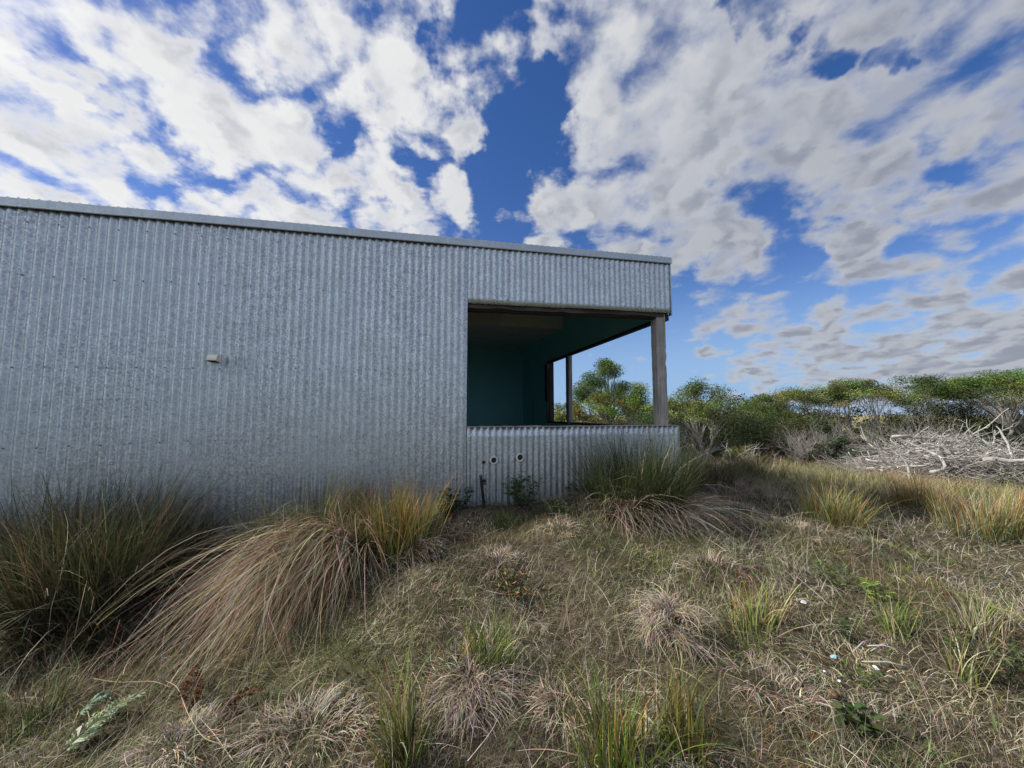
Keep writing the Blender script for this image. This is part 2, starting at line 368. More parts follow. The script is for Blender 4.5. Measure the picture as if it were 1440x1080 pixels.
# folded barge flashing in laid lengths, each lap a hair proud
m = MB(); cuts = [-9.85, -6.1, -2.95, .05]
for i, (a, b) in enumerate(zip(cuts[:-1], cuts[1:])):
    y0 = -.026 - .003 * (i % 2); e = .02 if i else 0
    za, zb_ = rooftop(a), rooftop(b); a2 = a - e
    prof = lambda x, z: [(x, y0, z - .092), (x, y0 - .004, z - .084), (x, y0, z - .078), (x, y0 - .001, z - .004), (x, y0 + .004, z), (x, .16, z + .012), (x, .16, z + .008), (x, y0 + .008, z - .006), (x, y0 + .008, z - .088)]
    pa, pb = prof(a2, za), prof(b, zb_); n = len(pa)
    m.add(pa + pb, [(k, (k+1) % n, n + (k+1) % n, n + k) for k in range(n)] + [tuple(range(n))[::-1], tuple(range(n, 2*n))])
m.build('roof_flashing', M['flash'], shed)
# roof sheet
m = MB(); vs = []; ys = np.linspace(.05, 7.2, 2)
xs = np.arange(-9.8, .1, PITCH / 6)
for y in ys: vs += [(x, y, rooftop(x) + .03 + .045 * y * 1.0 + .008 * sin(x / PITCH * 2 * pi)) for x in xs]
n = len(xs); m.add(vs, [(i, i+1, n+i+1, n+i) for i in range(n-1)], 0, True)
m.build('roof', M['galv'], shed)
# rear and far-left walls, so that the shed is closed
m = MB(); m.box(-9.8, .0, 7.1, 7.2, -2.2, 2.2); m.box(-9.8, -9.7, .03, 7.1, -2.2, 1.9); m.build('rear_wall', M['galv'], shed)
# interior
m = MB(); m.box(-6.5, -.06, .06, 7.0, -1.35, -1.08); m.build('floor', M['concrete'], shed)
IN = -.1                                          # inner face of the side wall
m = MB()
def sl_box(xa, xb, ya, yb, zb, za1, zb1):
    m.add([(xa,ya,zb),(xb,ya,zb),(xb,yb,zb),(xa,yb,zb),(xa,ya,za1),(xb,ya,za1),(xb,yb,zb1),(xa,yb,zb1)], [(3,2,1,0),(4,5,6,7),(0,1,5,4),(1,2,6,5),(2,3,7,6),(3,0,4,7)])
RZ = lambda y: 2.165 + .045 * y                       # underside of the roof at the corner end
sl_box(IN, -.05, .17, 4.62, 1.33, RZ(.17), RZ(4.62)); m.box(IN, -.05, .2, 7.0, -1.08, -.2); sl_box(IN, -.05, 4.62, 7.0, -.2, RZ(4.62), RZ(7.0))
m.build('side_wall_lining', M['teal'], shed)
m = MB(); m.box(-6.5, IN, 6.88, 6.98, -1.08, 2.18); m.build('back_wall_lining', M['teal'], shed)
m = MB(); m.box(-1.902, -1.896, 6.872, 6.88, -1.08, 2.1); m.build('lining_joint', M['void'], shed)
m = MB(); m.box(IN - .008, IN, 5.86, 5.866, -1.08, .45); m.build('lining_joint', M['void'], shed)
m = MB(); m.box(-6.6, -6.5, .06, 6.98, -1.08, 1.95); m.build('partition_lining', M['teal'], shed)
m = MB(); m.box(WL - 3.7, WL - .05, .05, .1, -1.08, 1.85); m.box(WL - .05, IN - .06, .06, .12, -1.08, -.17); m.build('front_wall_lining', M['teal'], shed)
m = MB()
x0 = -6.5
def slab(x0, x1, y0, y1, z0, z1, th, mi=0):        # sloping board: z0 at y0, z1 at y1
    m.add([(x0,y0,z0),(x1,y0,z0),(x1,y1,z1),(x0,y1,z1),(x0,y0,z0+th),(x1,y0,z0+th),(x1,y1,z1+th),(x0,y1,z1+th)],
          [(3,2,1,0),(4,5,6,7),(0,1,5,4),(1,2,6,5),(2,3,7,6),(3,0,4,7)], mi)
def dslab(x0, x1, y0, y1, c0, th):       # board that follows the roof fall in x as well
    z = lambda x, y: c0 + .026 * x + .045 * y
    m.add([(x, y, z(x, y)) for x, y in ((x0,y0),(x1,y0),(x1,y1),(x0,y1))] + [(x, y, z(x, y) + th) for x, y in ((x0,y0),(x1,y0),(x1,y1),(x0,y1))],
          [(3,2,1,0),(4,5,6,7),(0,1,5,4),(1,2,6,5),(2,3,7,6),(3,0,4,7)])
slab(-6.5, IN, 3.6, 6.88, 1.955, 2.10, .02)
zb = lambda x: 2.14 + .026 * x + .045 * 3.6
m.add([(-6.5,3.58,1.955),(IN,3.58,1.955),(IN,3.6,1.955),(-6.5,3.6,1.955),(-6.5,3.58,zb(-6.5)),(IN,3.58,zb(IN)),(IN,3.6,zb(IN)),(-6.5,3.6,zb(-6.5))], [(3,2,1,0),(4,5,6,7),(0,1,5,4),(1,2,6,5),(2,3,7,6),(3,0,4,7)])
dslab(-1.5, IN, 1.5, 3.58, 2.07, .012); dslab(-6.5, -3.0, 2.6, 3.58, 2.06, .012); dslab(-1.5, IN, .2, 1.49, 2.06, .012)
m.build('ceiling', M['cream'], shed)
m = MB(); dslab(-6.5, -.05, .17, 6.9, 2.155, .006); m.build('roof_lining', M['void'], shed)  # lining coloured near-black to give the shade of the roof space
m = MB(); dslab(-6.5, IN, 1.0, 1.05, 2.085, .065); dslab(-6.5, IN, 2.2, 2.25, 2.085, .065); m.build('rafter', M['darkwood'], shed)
# lintel over the opening: rough front timber, dark board behind
m = MB(); nseg = 40; xs = np.linspace(WL + .002, -.06, nseg)
def rough_beam(m, xs, y0, y1, zb, zt, amp):
    vs = []
    for i, x in enumerate(xs):
        j = (vnoise(np.array([x * 7.]), np.array([1.]), 2)[0] - .5) * amp; j2 = (vnoise(np.array([x * 9.]), np.array([4.]), 3)[0] - .5) * amp
        s = .026 * x; vs += [(x, y0 + j2, zb + s + j), (x, y1, zb + s + j * .5), (x, y1, zt + s), (x, y0 + j2, zt + s)]
    fs = [(i*4+k, i*4+(k+1) % 4, i*4+4+(k+1) % 4, i*4+4+k) for i in range(len(xs)-1) for k in range(4)]
    m.add(vs, fs + [(3, 2, 1, 0), tuple(len(vs) - 4 + k for k in range(4))])
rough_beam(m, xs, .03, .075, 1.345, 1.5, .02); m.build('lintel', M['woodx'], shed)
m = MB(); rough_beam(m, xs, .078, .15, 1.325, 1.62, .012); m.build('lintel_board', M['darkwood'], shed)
m = MB(); m.box(IN - .03, -.05, .17, 4.62, 1.285, 1.329); m.build('side_lintel', M['darkwood'], shed)
m = MB(); m.box(IN - .02, .06, .22, 4.62, -.199, -.165); m.build('side_sill', M['darkwood'], shed)
# sill top
m = MB(); xs2 = np.linspace(WL + .004, .08, 60); vs = []
for x in xs2:
    j = (vnoise(np.array([x * 14.]), np.array([2.]), 8)[0]) * .012
    vs += [(x, .0 + j * .5, -.149), (x, .2, -.149), (x, .2, -.146 + j), (x, .004 + j * .6, -.146 + j)]
m.add(vs, [(i*4+k, i*4+(k+1) % 4, i*4+4+(k+1) % 4, i*4+4+k) for i in range(59) for k in range(4)] + [(3,2,1,0), (236,237,238,239)])
m.build('window_sill', M['sill'], shed)
# corner post, worn and notched
def rough_post(x0, x1, y0, y1, z0, z1, mat, name, notch=True, amp=.006, n=60):
    m = MB(); zs = np.linspace(z0, z1, n); vs = []
    for z in zs:
        def q(a): return (vnoise(np.array([z * 9.]), np.array([a * 3.7]), 4)[0] - .5) * amp + (vnoise(np.array([z * 40.]), np.array([a * 5.7]), 4)[0] - .5) * amp * .7
        c = .012
        nt_ = -.014 * math.exp(-((z - (z0 + .55 * (z1 - z0))) / .035) ** 2) - .008 * math.exp(-((z - (z0 + .66 * (z1 - z0))) / .015) ** 2) if notch else 0
        xx0 = x0 + q(1); xx1 = x1 + q(2) + nt_; yy0 = y0 + q(3); yy1 = y1 + q(4)
        vs += [(xx0 + c, yy0, z), (xx1 - c, yy0, z), (xx1, yy0 + c, z), (xx1, yy1 - c, z), (xx1 - c, yy1, z), (xx0 + c, yy1, z), (xx0, yy1 - c, z), (xx0, yy0 + c, z)]
    m.add(vs, [(i*8+k, i*8+(k+1) % 8, i*8+8+(k+1) % 8, i*8+8+k) for i in range(n-1) for k in range(8)] + [tuple(range(8))[::-1], tuple((n-1)*8 + k for k in range(8))])
    return m.build(name, mat, shed)
tag(rough_post(-.165, -.022, .05, .195, -.15, 1.40, M['wood'], 'corner_post'), 'grey weathered corner post')
m = MB(); m.box(-.02, .035, .055, .16, 1.3, 1.375); m.build('beam_end', M['darkwood'], shed)
rough_post(IN - .03, IN + .06, 3.2, 3.31, -.2, 1.29, M['wood'], 'window_post', False, .003, 20)
m = MB(); m.box(IN - .034, IN + .02, 3.312, 3.35, -.2, 1.29); m.build('window_post_shade_strip', M['darkwood'], shed)  # dark strip added as the shaded left face of the post
# torn far jamb: split boards and broken lining
m = MB()
for k in range(6):
    y = 4.40 + .035 * k; x = IN + .005 * (k % 3)
    zt = 1.285 - [.0, .35, .12, .0, .2, .0][k]
    zs = np.linspace(-.165, zt, 16); vs = []
    for z in zs:
        j = RS.randn() * .004
        vs += [(x - .035 + j, y + j, z), (x + .02, y + j, z), (x + .02, y + .026, z), (x - .035 + j, y + .026 + j, z)]
    m.add(vs, [(i*4+a, i*4+(a+1) % 4, i*4+4+(a+1) % 4, i*4+4+a) for i in range(15) for a in range(4)] + [(3,2,1,0), (60,61,62,63)])
m.build('broken_jamb', M['wood'], shed)
m = MB(); m.box(IN - .012, IN + .03, 4.61, 4.80, .35, 1.285); m.box(IN - .008, IN + .03, 4.56, 4.70, -.16, .36); m.build('jamb_cavity_shade', M['void'], shed)  # near-black plates paint the shade inside the torn jamb
m = MB(); m.box(IN - .05, -.04, 4.34, 4.385, -.165, 1.285); m.build('window_jamb', M['darkwood'], shed)

# wall vent cowl
vx, vz = -5.30, .557
m = MB(); prof = [(-.0, -.026), (-.0, .034), (-.028, .034), (-.032, .038)]
prof += [(-.036 - .052 * sin(a), -.016 + .054 * cos(a)) for a in np.linspace(0, pi/2, 12)] + [(-.088, -.026), (-.083, -.026), (-.034, -.032)]
hw = .043; n = len(prof)
vs = [(vx - hw, y, vz + z) for y, z in prof] + [(vx + hw, y, vz + z) for y, z in prof]
m.add(vs, [(k, (k+1) % n, n + (k+1) % n, n + k) for k in range(n)] + [tuple(range(n)), tuple(range(n, 2*n))[::-1]])
vent = bevel(m.build('wall_vent', M['plastic'], shed), .007, 3); vent['label'] = 'small cream plastic vent cowl'
m = MB(); m.box(vx - hw + .009, vx + hw - .009, -.078, -.012, vz - .037, vz - .028); m.build('vent_mouth_shade', M['void'], vent)  # dark block paints the shade under the open hood
m = MB(); m.box(vx - hw - .004, vx + hw + .004, -.0135, -.005, vz - .036, vz + .042); bevel(m.build('vent_plate', M['plastic'], vent), .003)
# pipe stubs in the sill wall, and flat black patches painting the dark of small holes
def stub(sx, sz, r, name, mat):
    m = MB(); n = 20; ring = []
    for (rr, y) in ((r + .015, .0), (r + .015, -.024), (r + .011, -.029), (r, -.027), (r, .03)):
        ring += [(sx + rr * cos(a), y + .004, sz + rr * sin(a)) for a in np.linspace(0, 2*pi, n + 1)[:-1]]
    m.add(ring, [(j*n+k, j*n+(k+1) % n, (j+1)*n+(k+1) % n, (j+1)*n+k) for j in range(4) for k in range(n)], 0, True)
    o = m.build(name, mat, shed)
    m = MB(); m.add([(sx + r * cos(a), -.012, sz + r * sin(a)) for a in np.linspace(0, 2*pi, n + 1)[:-1]], [tuple(range(n))]); m.build('bore_shade', M['black'], o)  # black disc paints the shade inside the pipe
    return o
stub(-2.451, -.531, .032, 'pipe_stub', M['white']); stub(-2.132, -.507, .034, 'pipe_stub', M['white'])
def hole(sx, sz, r, squash=1.0):
    m = MB(); n = 14; pts = [(sx + r * (1 + .35 * RS.randn() * .5) * cos(a), -.0022, sz + squash * r * (1 + .18 * RS.randn()) * sin(a)) for a in np.linspace(0, 2*pi, n + 1)[:-1]]
    m.add(pts, [tuple(range(n))]); return m.build('hole_dark_patch', M['black'], shed)
hole(-2.57, -.552, .02); hole(-2.565, -.765, .026, .8); hole(-2.56, -.80, .012)

# black stake by the wall
p0 = gpt(681, 716)
sp = hxy(-2.585, -.05); zg = float(ground(sp[0], sp[1]))
m = MB(); zz = np.linspace(0, .36, 9)
m.tube([(.03 - .055 * (k / 8) , -.02 + .0 * k, -.08 + z * 1.2) for k, z in enumerate(zz)], [.0165] * 9, 10)
st = m.build('stake', M['black'], None, (sp[0], sp[1], zg + CZ)); tag(st, 'black pipe stake poking up from the grass against the corrugated wall', 'stake')

# white bent pipe beside the shed corner
p = hxy(.22, .55); zg = float(ground(p[0], p[1]))
m = MB(); pts = [(-.02, 0, 0), (-.0, 0, .25), (.0, 0, .42)]
pts = [(.16, 0, -.05), (.15, 0, .2), (.14, 0, .36), (.10, 0, .52), (.03, 0, .62), (-.08, .0, .66)]
m.tube(pts, [.02, .02, .021, .02, .019, .015], 8)
tag(m.build('dead_limb', M['white_wood'], None, (p[0], p[1], zg + CZ)), 'short white bent limb standing right beside the shed corner', 'dead branch')

# ================================================================== GROUND COVER
def scatter(n, r0, r1, a0, a1, pw):
    u = RS.rand(n); r = (r0 ** pw + u * (r1 ** pw - r0 ** pw)) ** (1 / pw)
    a = np.radians(RS.uniform(a0, a1, n)); x = r * np.sin(a); y = r * np.cos(a)
    k = ~inhouse(x, y, .0); return x[k], y[k], r[k]
def cover():
    parts = []
    # matted dead grass, combed by a slow field
    x, y, r = scatter(330000, 1.15, 15, -72, 72, .5)
    n = len(x); dens = fbm(x * 1.1, y * 1.1, 21)
    hd = fbm(x * 1.3, y * 1.3, 31, 2) * 12 + RS.randn(n) * 1.1
    sc = (r / 2) ** .55
    el0 = np.radians(RS.uniform(4, 60, n)); el1 = np.radians(RS.uniform(-50, 25, n))
    Ln = RS.uniform(.02, .085, n) * sc * (.45 + .95 * dens); Wd = RS.uniform(.0014, .0034, n) * sc
    g = fbm(x * .9 + 5, y * .9, 41); lx = np.clip((x + 3.4) / 3.2, 0, 1)
    c = pick([STRAW, GSTRAW, BROWN, PALE, DKBROWN, OLIVE], n, [.2, .28, .16, .08, .13, .15], .3)
    gm = (g + RS.randn(n) * .06 > .53) ; cg = pick([GREEN, OLIVE, DKGREEN, LIME], n, [.35, .4, .15, .1])
    gl = RS.rand(n) < (.5 - .45 * lx)
    use = (gm & (RS.rand(n) < .6)) | gl; c[use] = cg[use]
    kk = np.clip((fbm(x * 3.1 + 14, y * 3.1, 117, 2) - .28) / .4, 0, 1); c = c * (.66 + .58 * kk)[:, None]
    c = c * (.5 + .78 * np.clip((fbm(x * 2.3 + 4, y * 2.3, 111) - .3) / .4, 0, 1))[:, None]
    rust = (fbm(x * 1.7 + 9, y * 1.7, 51) > .64) & (RS.rand(n) < .35); c[rust] = pick([RUST, BROWN], n)[rust]
    mauve = (fbm(x * 1.3 + 2, y * 1.3 + 8, 61) > .58) & (RS.rand(n) < .5); c[mauve] = pick([MAUVE, PALE], n)[mauve]
    root = np.stack([x, y, ground(x, y) + RS.rand(n) ** 2 * .05 * np.clip(dens * 2 - .5, 0.05, 1)], 1)
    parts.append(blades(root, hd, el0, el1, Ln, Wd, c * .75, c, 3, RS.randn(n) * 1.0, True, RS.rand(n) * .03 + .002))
    # fine upright haze of thin stalks
    x, y, r = scatter(26000, 1.15, 13, -72, 72, .6); n = len(x); sc = (r / 2) ** .5
    keep = fbm(x * 1.5 + 3, y * 1.5, 71) > .45; x, y, r, sc = x[keep], y[keep], r[keep], sc[keep]; n = len(x)
    c = pick([STRAW, PALE, GSTRAW, OLIVE, GREEN], n, [.3, .2, .25, .15, .1])
    root = np.stack([x, y, ground(x, y)], 1)
    parts.append(blades(root, RS.rand(n) * 6.3, np.radians(RS.uniform(45, 88, n)), np.radians(RS.uniform(-30, 60, n)), RS.uniform(.08, .26, n) * sc, RS.uniform(.001, .002, n) * sc, c * .8, c, 4))
    # fallen straws lying across
    x, y, r = scatter(2600, 1.2, 8, -70, 70, .6); n = len(x); sc = (r / 2) ** .4
    c = pick([PALE, STRAW, MAUVE, GSTRAW], n); root = np.stack([x, y, ground(x, y) + RS.rand(n) * .05], 1)
    parts.append(blades(root, RS.rand(n) * 6.3, np.radians(RS.uniform(0, 35, n)), np.radians(RS.uniform(-30, 5, n)), RS.uniform(.1, .32, n) * sc, RS.uniform(.0015, .003, n) * sc, c, c, 5, RS.randn(n) * .7, True, RS.rand(n) * .04 + .01))
    # small dark leafy weeds low in the mat
    x, y, r = scatter(24000, 1.2, 11, -70, 70, .6); keep = fbm(x * 2.1 + 1, y * 2.1 + 4, 81) > .53; x, y, r = x[keep], y[keep], r[keep]; n = len(x); sc = (r / 2) ** .5
    c = pick([DKGREEN, GREEN, (.08, .12, .04), DKBROWN, OLIVE], n); root = np.stack([x, y, ground(x, y)], 1)
    parts.append(blades(root, RS.rand(n) * 6.3, np.radians(RS.uniform(20, 80, n)), np.radians(RS.uniform(-10, 50, n)), RS.uniform(.03, .08, n) * sc, RS.uniform(.004, .009, n) * sc, c, c, 3))
    V, Q, COL = merge(parts)
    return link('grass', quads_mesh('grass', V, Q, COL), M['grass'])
tag(cover(), 'matted dry grass with green weeds covering the slope', 'grass', kind='stuff')

# rush field at the right, one mass
def field():
    nc = 4200; X0 = RS.uniform(3.2, 16, nc); Y0 = RS.uniform(4.0, 13.5, nc)
    d = fbm(X0 * .75, Y0 * .75, 91, 3); edge = np.clip((Y0 + .45 * X0 - 8.0) / 2.2, 0, 1)          # thins out towards the camera
    k = (RS.rand(nc) < edge * np.clip((d - .34) / .16, 0, 1)) & ~inhouse(X0, Y0, .5) & (np.hypot(X0, Y0) > 6) & (X0 / Y0 > .3)
    X0, Y0 = X0[k], Y0[k]; nc = len(X0); cr_ = RS.uniform(.05, .2, nc); ch = RS.uniform(.6, 1.25, nc); cc_ = np.clip(1 + RS.randn(nc) * .25, .5, 1.6); caz = RS.randn(nc, 2) * .25
    ci = RS.randint(0, nc, 62000); n = len(ci); q = RS.rand(n) * 6.28; rr = np.sqrt(RS.rand(n)); x = X0[ci] + rr * cr_[ci] * np.cos(q); y = Y0[ci] + rr * cr_[ci] * np.sin(q)
    cl = fbm(x * 1.6, y * 1.6, 97, 2); warm = vnoise(x * .5 + 3, y * .5, 99)
    c0 = pick([OLIVE, GREEN, STRAW, DKGREEN], n, [.45, .2, .2, .15]); c1 = pick([ORANGE, STRAW, OLIVE, PALE], n, [.4, .32, .18, .1])
    cool = warm < .45; c1[cool] = pick([OLIVE, GREEN, STRAW], n)[cool]; c0 = c0 * cc_[ci][:, None]; c1 = c1 * cc_[ci][:, None]
    root = np.stack([x, y, ground(x, y)], 1); r = np.hypot(x, y)
    V, Q, COL = blades(root, q + RS.randn(n) * .6, np.radians(90 - 38 * rr * RS.uniform(.3, 1, n)), np.radians(RS.uniform(-15, 78, n)), RS.uniform(.28, .56, n) * (.55 + .8 * cl) * ch[ci] * np.clip(1.35 - .075 * y, .55, 1), RS.uniform(.0022, .0042, n) * (r / 6) ** .6, c0, c1, 4)
    return link('rushes', quads_mesh('rushes', V, Q, COL), M['grass'])
tag(field(), 'field of straw and orange tipped rushes stretching to the scrub', 'rushes', kind='stuff')

# ================================================================== BIG TUSSOCKS
def T(u, v): return gpt(u, v)
UPR = dict(el0=(55, 88), el1=(20, 80))
tussock('tussock', 'huge dark green tussock against the left of the shed wall', 'tussock', T(125, 845), [
    dict(n=4000, rx=.45, ry=.34, el0=(48, 87), el1=(10, 75), L=(.75, 1.15), W=(.003, .005), c0=[(.045, .064, .026), DKBROWN], c1=[DKGREEN, (.09, .10, .035), (.06, .07, .03), BROWN], K=6),
    dict(n=900, rx=.6, ry=.4, el0=(20, 60), el1=(-60, -10), L=(.6, 1.1), W=(.003, .005), c0=[DKBROWN, DKGREEN], c1=[BROWN, GSTRAW, OLIVE], K=6)])
tussock('tussock', 'brown arching tussock cut off by the left edge of the picture', 'tussock', T(-25, 800), [
    dict(n=1800, rx=.5, ry=.35, el0=(45, 85), el1=(-20, 60), L=(.7, 1.05), W=(.003, .005), c0=[DKBROWN, DKGREEN], c1=[BROWN, OLIVE, (.12, .09, .05)], K=6),
    dict(n=700, rx=.5, ry=.4, el0=(20, 50), el1=(-60, -20), L=(.7, 1.1), W=(.003, .005), c0=[DKBROWN], c1=[BROWN, GSTRAW], K=6)])
tussock('tussock', 'thin dark tussock between the huge green one and the flopped one, at the wall foot', 'tussock', T(232, 790), [
    dict(n=900, rx=.3, ry=.2, el0=(45, 85), el1=(0, 70), L=(.4, .75), W=(.003, .005), c0=[DKGREEN, DKBROWN], c1=[DKGREEN, OLIVE, BROWN], K=5)])
tussock('tussock', 'dark drooping tussock low in front of the huge green one', 'tussock', T(60, 905), [
    dict(n=900, rx=.4, ry=.25, el0=(30, 75), el1=(-50, 30), L=(.4, .75), W=(.0025, .0045), c0=[DKBROWN, DKGREEN], c1=[DKGREEN, OLIVE, BROWN], K=5)])
hdg = -1.56
tussock('tussock', 'big flopped tussock whose long straw blades spill down the bank to the left', 'tussock', T(452, 796), [
    dict(n=2600, rx=.42, ry=.15, rot=.12, az=hdg, azs=.17, sz=.5, dr=.28, el0=(0, 48), el1=(-58, -18), L=(.72, 1.6), W=(.0024, .0045), c0=[DKBROWN, BROWN], c1=[MAUVE, STRAW, BROWN, (.27, .16, .08), PALE, (.40, .27, .14)], K=9, lay=.18, up=.36),
    dict(n=800, rx=.46, ry=.2, rot=.12, az=hdg - .3, azs=.5, sz=.7, el0=(15, 70), el1=(-50, 15), L=(.4, .85), W=(.0025, .0042), c0=[OLIVE, DKBROWN], c1=[STRAW, OLIVE, RUST, PALE], K=7, lay=.14, up=.3),
    dict(n=2400, rx=.62, ry=.2, rot=.12, off=(-.08, .1), el0=(50, 88), el1=(5, 80), L=(.3, .72), W=(.0025, .004), c0=[GREEN, DKGREEN, DKBROWN], c1=[OLIVE, LIME, BROWN, RUST, STRAW, GREEN], K=5, up=.28)])
tussock('tussock', 'upright orange tipped tussock at the right end of the flopped one', 'tussock', T(560, 775), [
    dict(n=1700, rx=.32, ry=.2, el0=(62, 90), el1=(35, 88), L=(.42, .72), W=(.0028, .0045), c0=[DKGREEN, GREEN, OLIVE], c1=[ORANGE, RUST, ORANGE, OLIVE, LIME], K=5),
    dict(n=350, rx=.3, ry=.2, el0=(20, 60), el1=(-60, -10), L=(.35, .65), W=(.0025, .004), c0=[DKBROWN, BROWN], c1=[MAUVE, BROWN, STRAW], K=6)])
tussock('tussock', 'dull purple-brown tussock standing behind the flopped one under the wall', 'tussock', T(475, 752), [
    dict(n=1100, rx=.3, ry=.14, el0=(60, 90), el1=(35, 85), L=(.38, .62), W=(.0028, .0045), c0=[DKGREEN, DKBROWN], c1=[BROWN, MAUVE, RUST, OLIVE], K=5)])
tussock('tussock', 'dark green tussock with pale fallen skirts at the open corner of the shed', 'tussock', T(893, 722), [
    dict(n=4000, rx=.5, ry=.26, el0=(50, 90), el1=(20, 86), L=(.55, 1.2), W=(.0028, .0045), c0=[(.045, .066, .024)], c1=[DKGREEN, (.06, .085, .03), (.05, .07, .025), OLIVE], K=6),
    dict(n=700, rx=.45, ry=.28, el0=(20, 65), el1=(-60, -10), L=(.5, .9), W=(.003, .0045), c0=[DKBROWN, BROWN], c1=[MAUVE, GSTRAW, BROWN], K=7),
    dict(n=1100, rx=.5, ry=.25, az=-.8, azs=.5, el0=(10, 55), el1=(-55, -15), L=(.6, 1.05), W=(.003, .0045), c0=[BROWN, DKBROWN], c1=[MAUVE, PALE, GSTRAW], K=7, lay=.06)])
tussock('tussock', 'brown-green arching tussock just right of the shed corner', 'tussock', T(1010, 690), [
    dict(n=1500, rx=.5, ry=.35, el0=(50, 88), el1=(-20, 65), L=(.5, .85), W=(.0035, .005), c0=[DKGREEN, DKBROWN], c1=[BROWN, OLIVE, DKGREEN], K=6),
    dict(n=500, rx=.5, ry=.35, el0=(20, 55), el1=(-60, -10), L=(.5, .9), W=(.0035, .005), c0=[BROWN], c1=[MAUVE, GSTRAW, BROWN], K=6)])
tussock('tussock', 'low olive tussock beyond the brown-green one at the shed corner', 'tussock', T(1062, 672), [
    dict(n=1300, rx=.7, ry=.4, el0=(50, 88), el1=(-10, 70), L=(.5, .8), W=(.004, .006), c0=[DKGREEN, OLIVE], c1=[OLIVE, BROWN, STRAW], K=5)])
tussock('tussock', 'yellow-green tussock standing alone in front of the rush field', 'tussock', T(1172, 735), [
    dict(n=1300, rx=.3, ry=.25, el0=(55, 88), el1=(15, 80), L=(.42, .72), W=(.003, .005), c0=[GREEN, OLIVE], c1=[LIME, OLIVE, STRAW, ORANGE], K=5),
    dict(n=350, rx=.4, ry=.3, el0=(15, 50), el1=(-60, -10), L=(.4, .7), W=(.003, .0045), c0=[OLIVE, BROWN], c1=[MAUVE, STRAW], K=6)])
tussock('tussock', 'straw coloured tussock at the right edge, darker at its foot', 'tussock', T(1385, 755), [
    dict(n=1700, rx=.5, ry=.35, el0=(60, 90), el1=(30, 85), L=(.42, .66), W=(.003, .005), c0=[GREEN, OLIVE, DKGREEN], c1=[ORANGE, STRAW, OLIVE], K=5)])
tussock('tussock', 'orange tussock between the yellow-green one and the straw one at the right', 'tussock', T(1290, 715), [
    dict(n=1300, rx=.5, ry=.3, el0=(55, 90), el1=(25, 85), L=(.38, .6), W=(.003, .005), c0=[OLIVE, GREEN], c1=[ORANGE, RUST, STRAW], K=5)])
# foreground green tufts
def tuft(lab, u, v, n, rx, Lr, c0, c1, ry=None, el1=(15, 80), el0=(55, 88), W=(.0024, .005), skirt=0):
    Lr = (Lr[0] * .9, Lr[1] * 1.12)
    ls = [dict(n=int(n * 1.25), rx=rx, ry=ry or rx, el0=el0, el1=el1, L=Lr, W=W, c0=c0, c1=c1, K=6)]
    if skirt: ls.append(dict(n=int(skirt * .7), rx=rx * 1.1, ry=(ry or rx) * 1.1, el0=(10, 45), el1=(-60, -10), L=(Lr[0] * .9, Lr[1] * 1.1), W=W, c0=[BROWN, OLIVE], c1=[STRAW, PALE, MAUVE], K=6))
    return tussock('grass_tuft', lab, 'grass tuft', T(u, v), ls)
G0 = [GREEN, DKGREEN, OLIVE]; G1 = [LIME, GREEN, OLIVE, ORANGE]
tuft('tall green and yellow grass tuft at the bottom edge left of the middle', 572, 1068, 260, .085, (.24, .48), G0, [LIME, OLIVE, STRAW, ORANGE], skirt=60)
tuft('bright green grass tuft growing just above the left straw mound', 688, 930, 230, .10, (.18, .34), [GREEN, LIME], [LIME, GREEN, OLIVE], skirt=30)
tuft('sparse yellowish grass tuft left beside the bright green one', 640, 938, 90, .09, (.15, .32), [OLIVE, GREEN], [ORANGE, OLIVE, STRAW])
tuft('widest green grass tuft at the bottom edge with rusty tips', 872, 1062, 480, .2, (.2, .42), [GREEN, DKGREEN], [LIME, OLIVE, GREEN, ORANGE], ry=.13, skirt=90)
tuft('rusty green grass tuft touching the widest bottom tuft on its right', 962, 1050, 230, .11, (.2, .38), [GREEN, OLIVE], [RUST, ORANGE, LIME, OLIVE], skirt=60)
tuft('orange and green spiky grass tuft right of the right straw mound', 1062, 893, 280, .15, (.2, .38), [OLIVE, GREEN], [ORANGE, OLIVE, STRAW, LIME], el1=(5, 75), skirt=60)
tuft('small leaning yellow-green tuft above the litter at the right', 1258, 893, 200, .07, (.16, .3), [GREEN, LIME], [LIME, OLIVE, STRAW])
tuft('low bushy green tuft in the bottom left corner', 25, 1020, 500, .22, (.1, .26), [DKGREEN, GREEN], [OLIVE, GREEN, STRAW], W=(.002, .0035), skirt=80)
tuft('pale seeding grass tuft near the right edge', 1375, 900, 260, .16, (.14, .36), [OLIVE, GSTRAW], [STRAW, OLIVE, LIME], skirt=60)
tuft('thin upright tuft right of the rubbish, near the right edge', 1350, 960, 60, .06, (.2, .36), [GREEN, OLIVE], [OLIVE, STRAW])
tuft('short green tuft at the foot of the wall near the black stake', 712, 742, 260, .12, (.1, .2), [GREEN, DKGREEN], [OLIVE, LIME])
tuft('blue-green grass clump in the hollow at the right', 1215, 745, 420, .3, (.14, .3), [(.05, .08, .04), DKGREEN], [(.07, .11, .06), OLIVE], ry=.2)
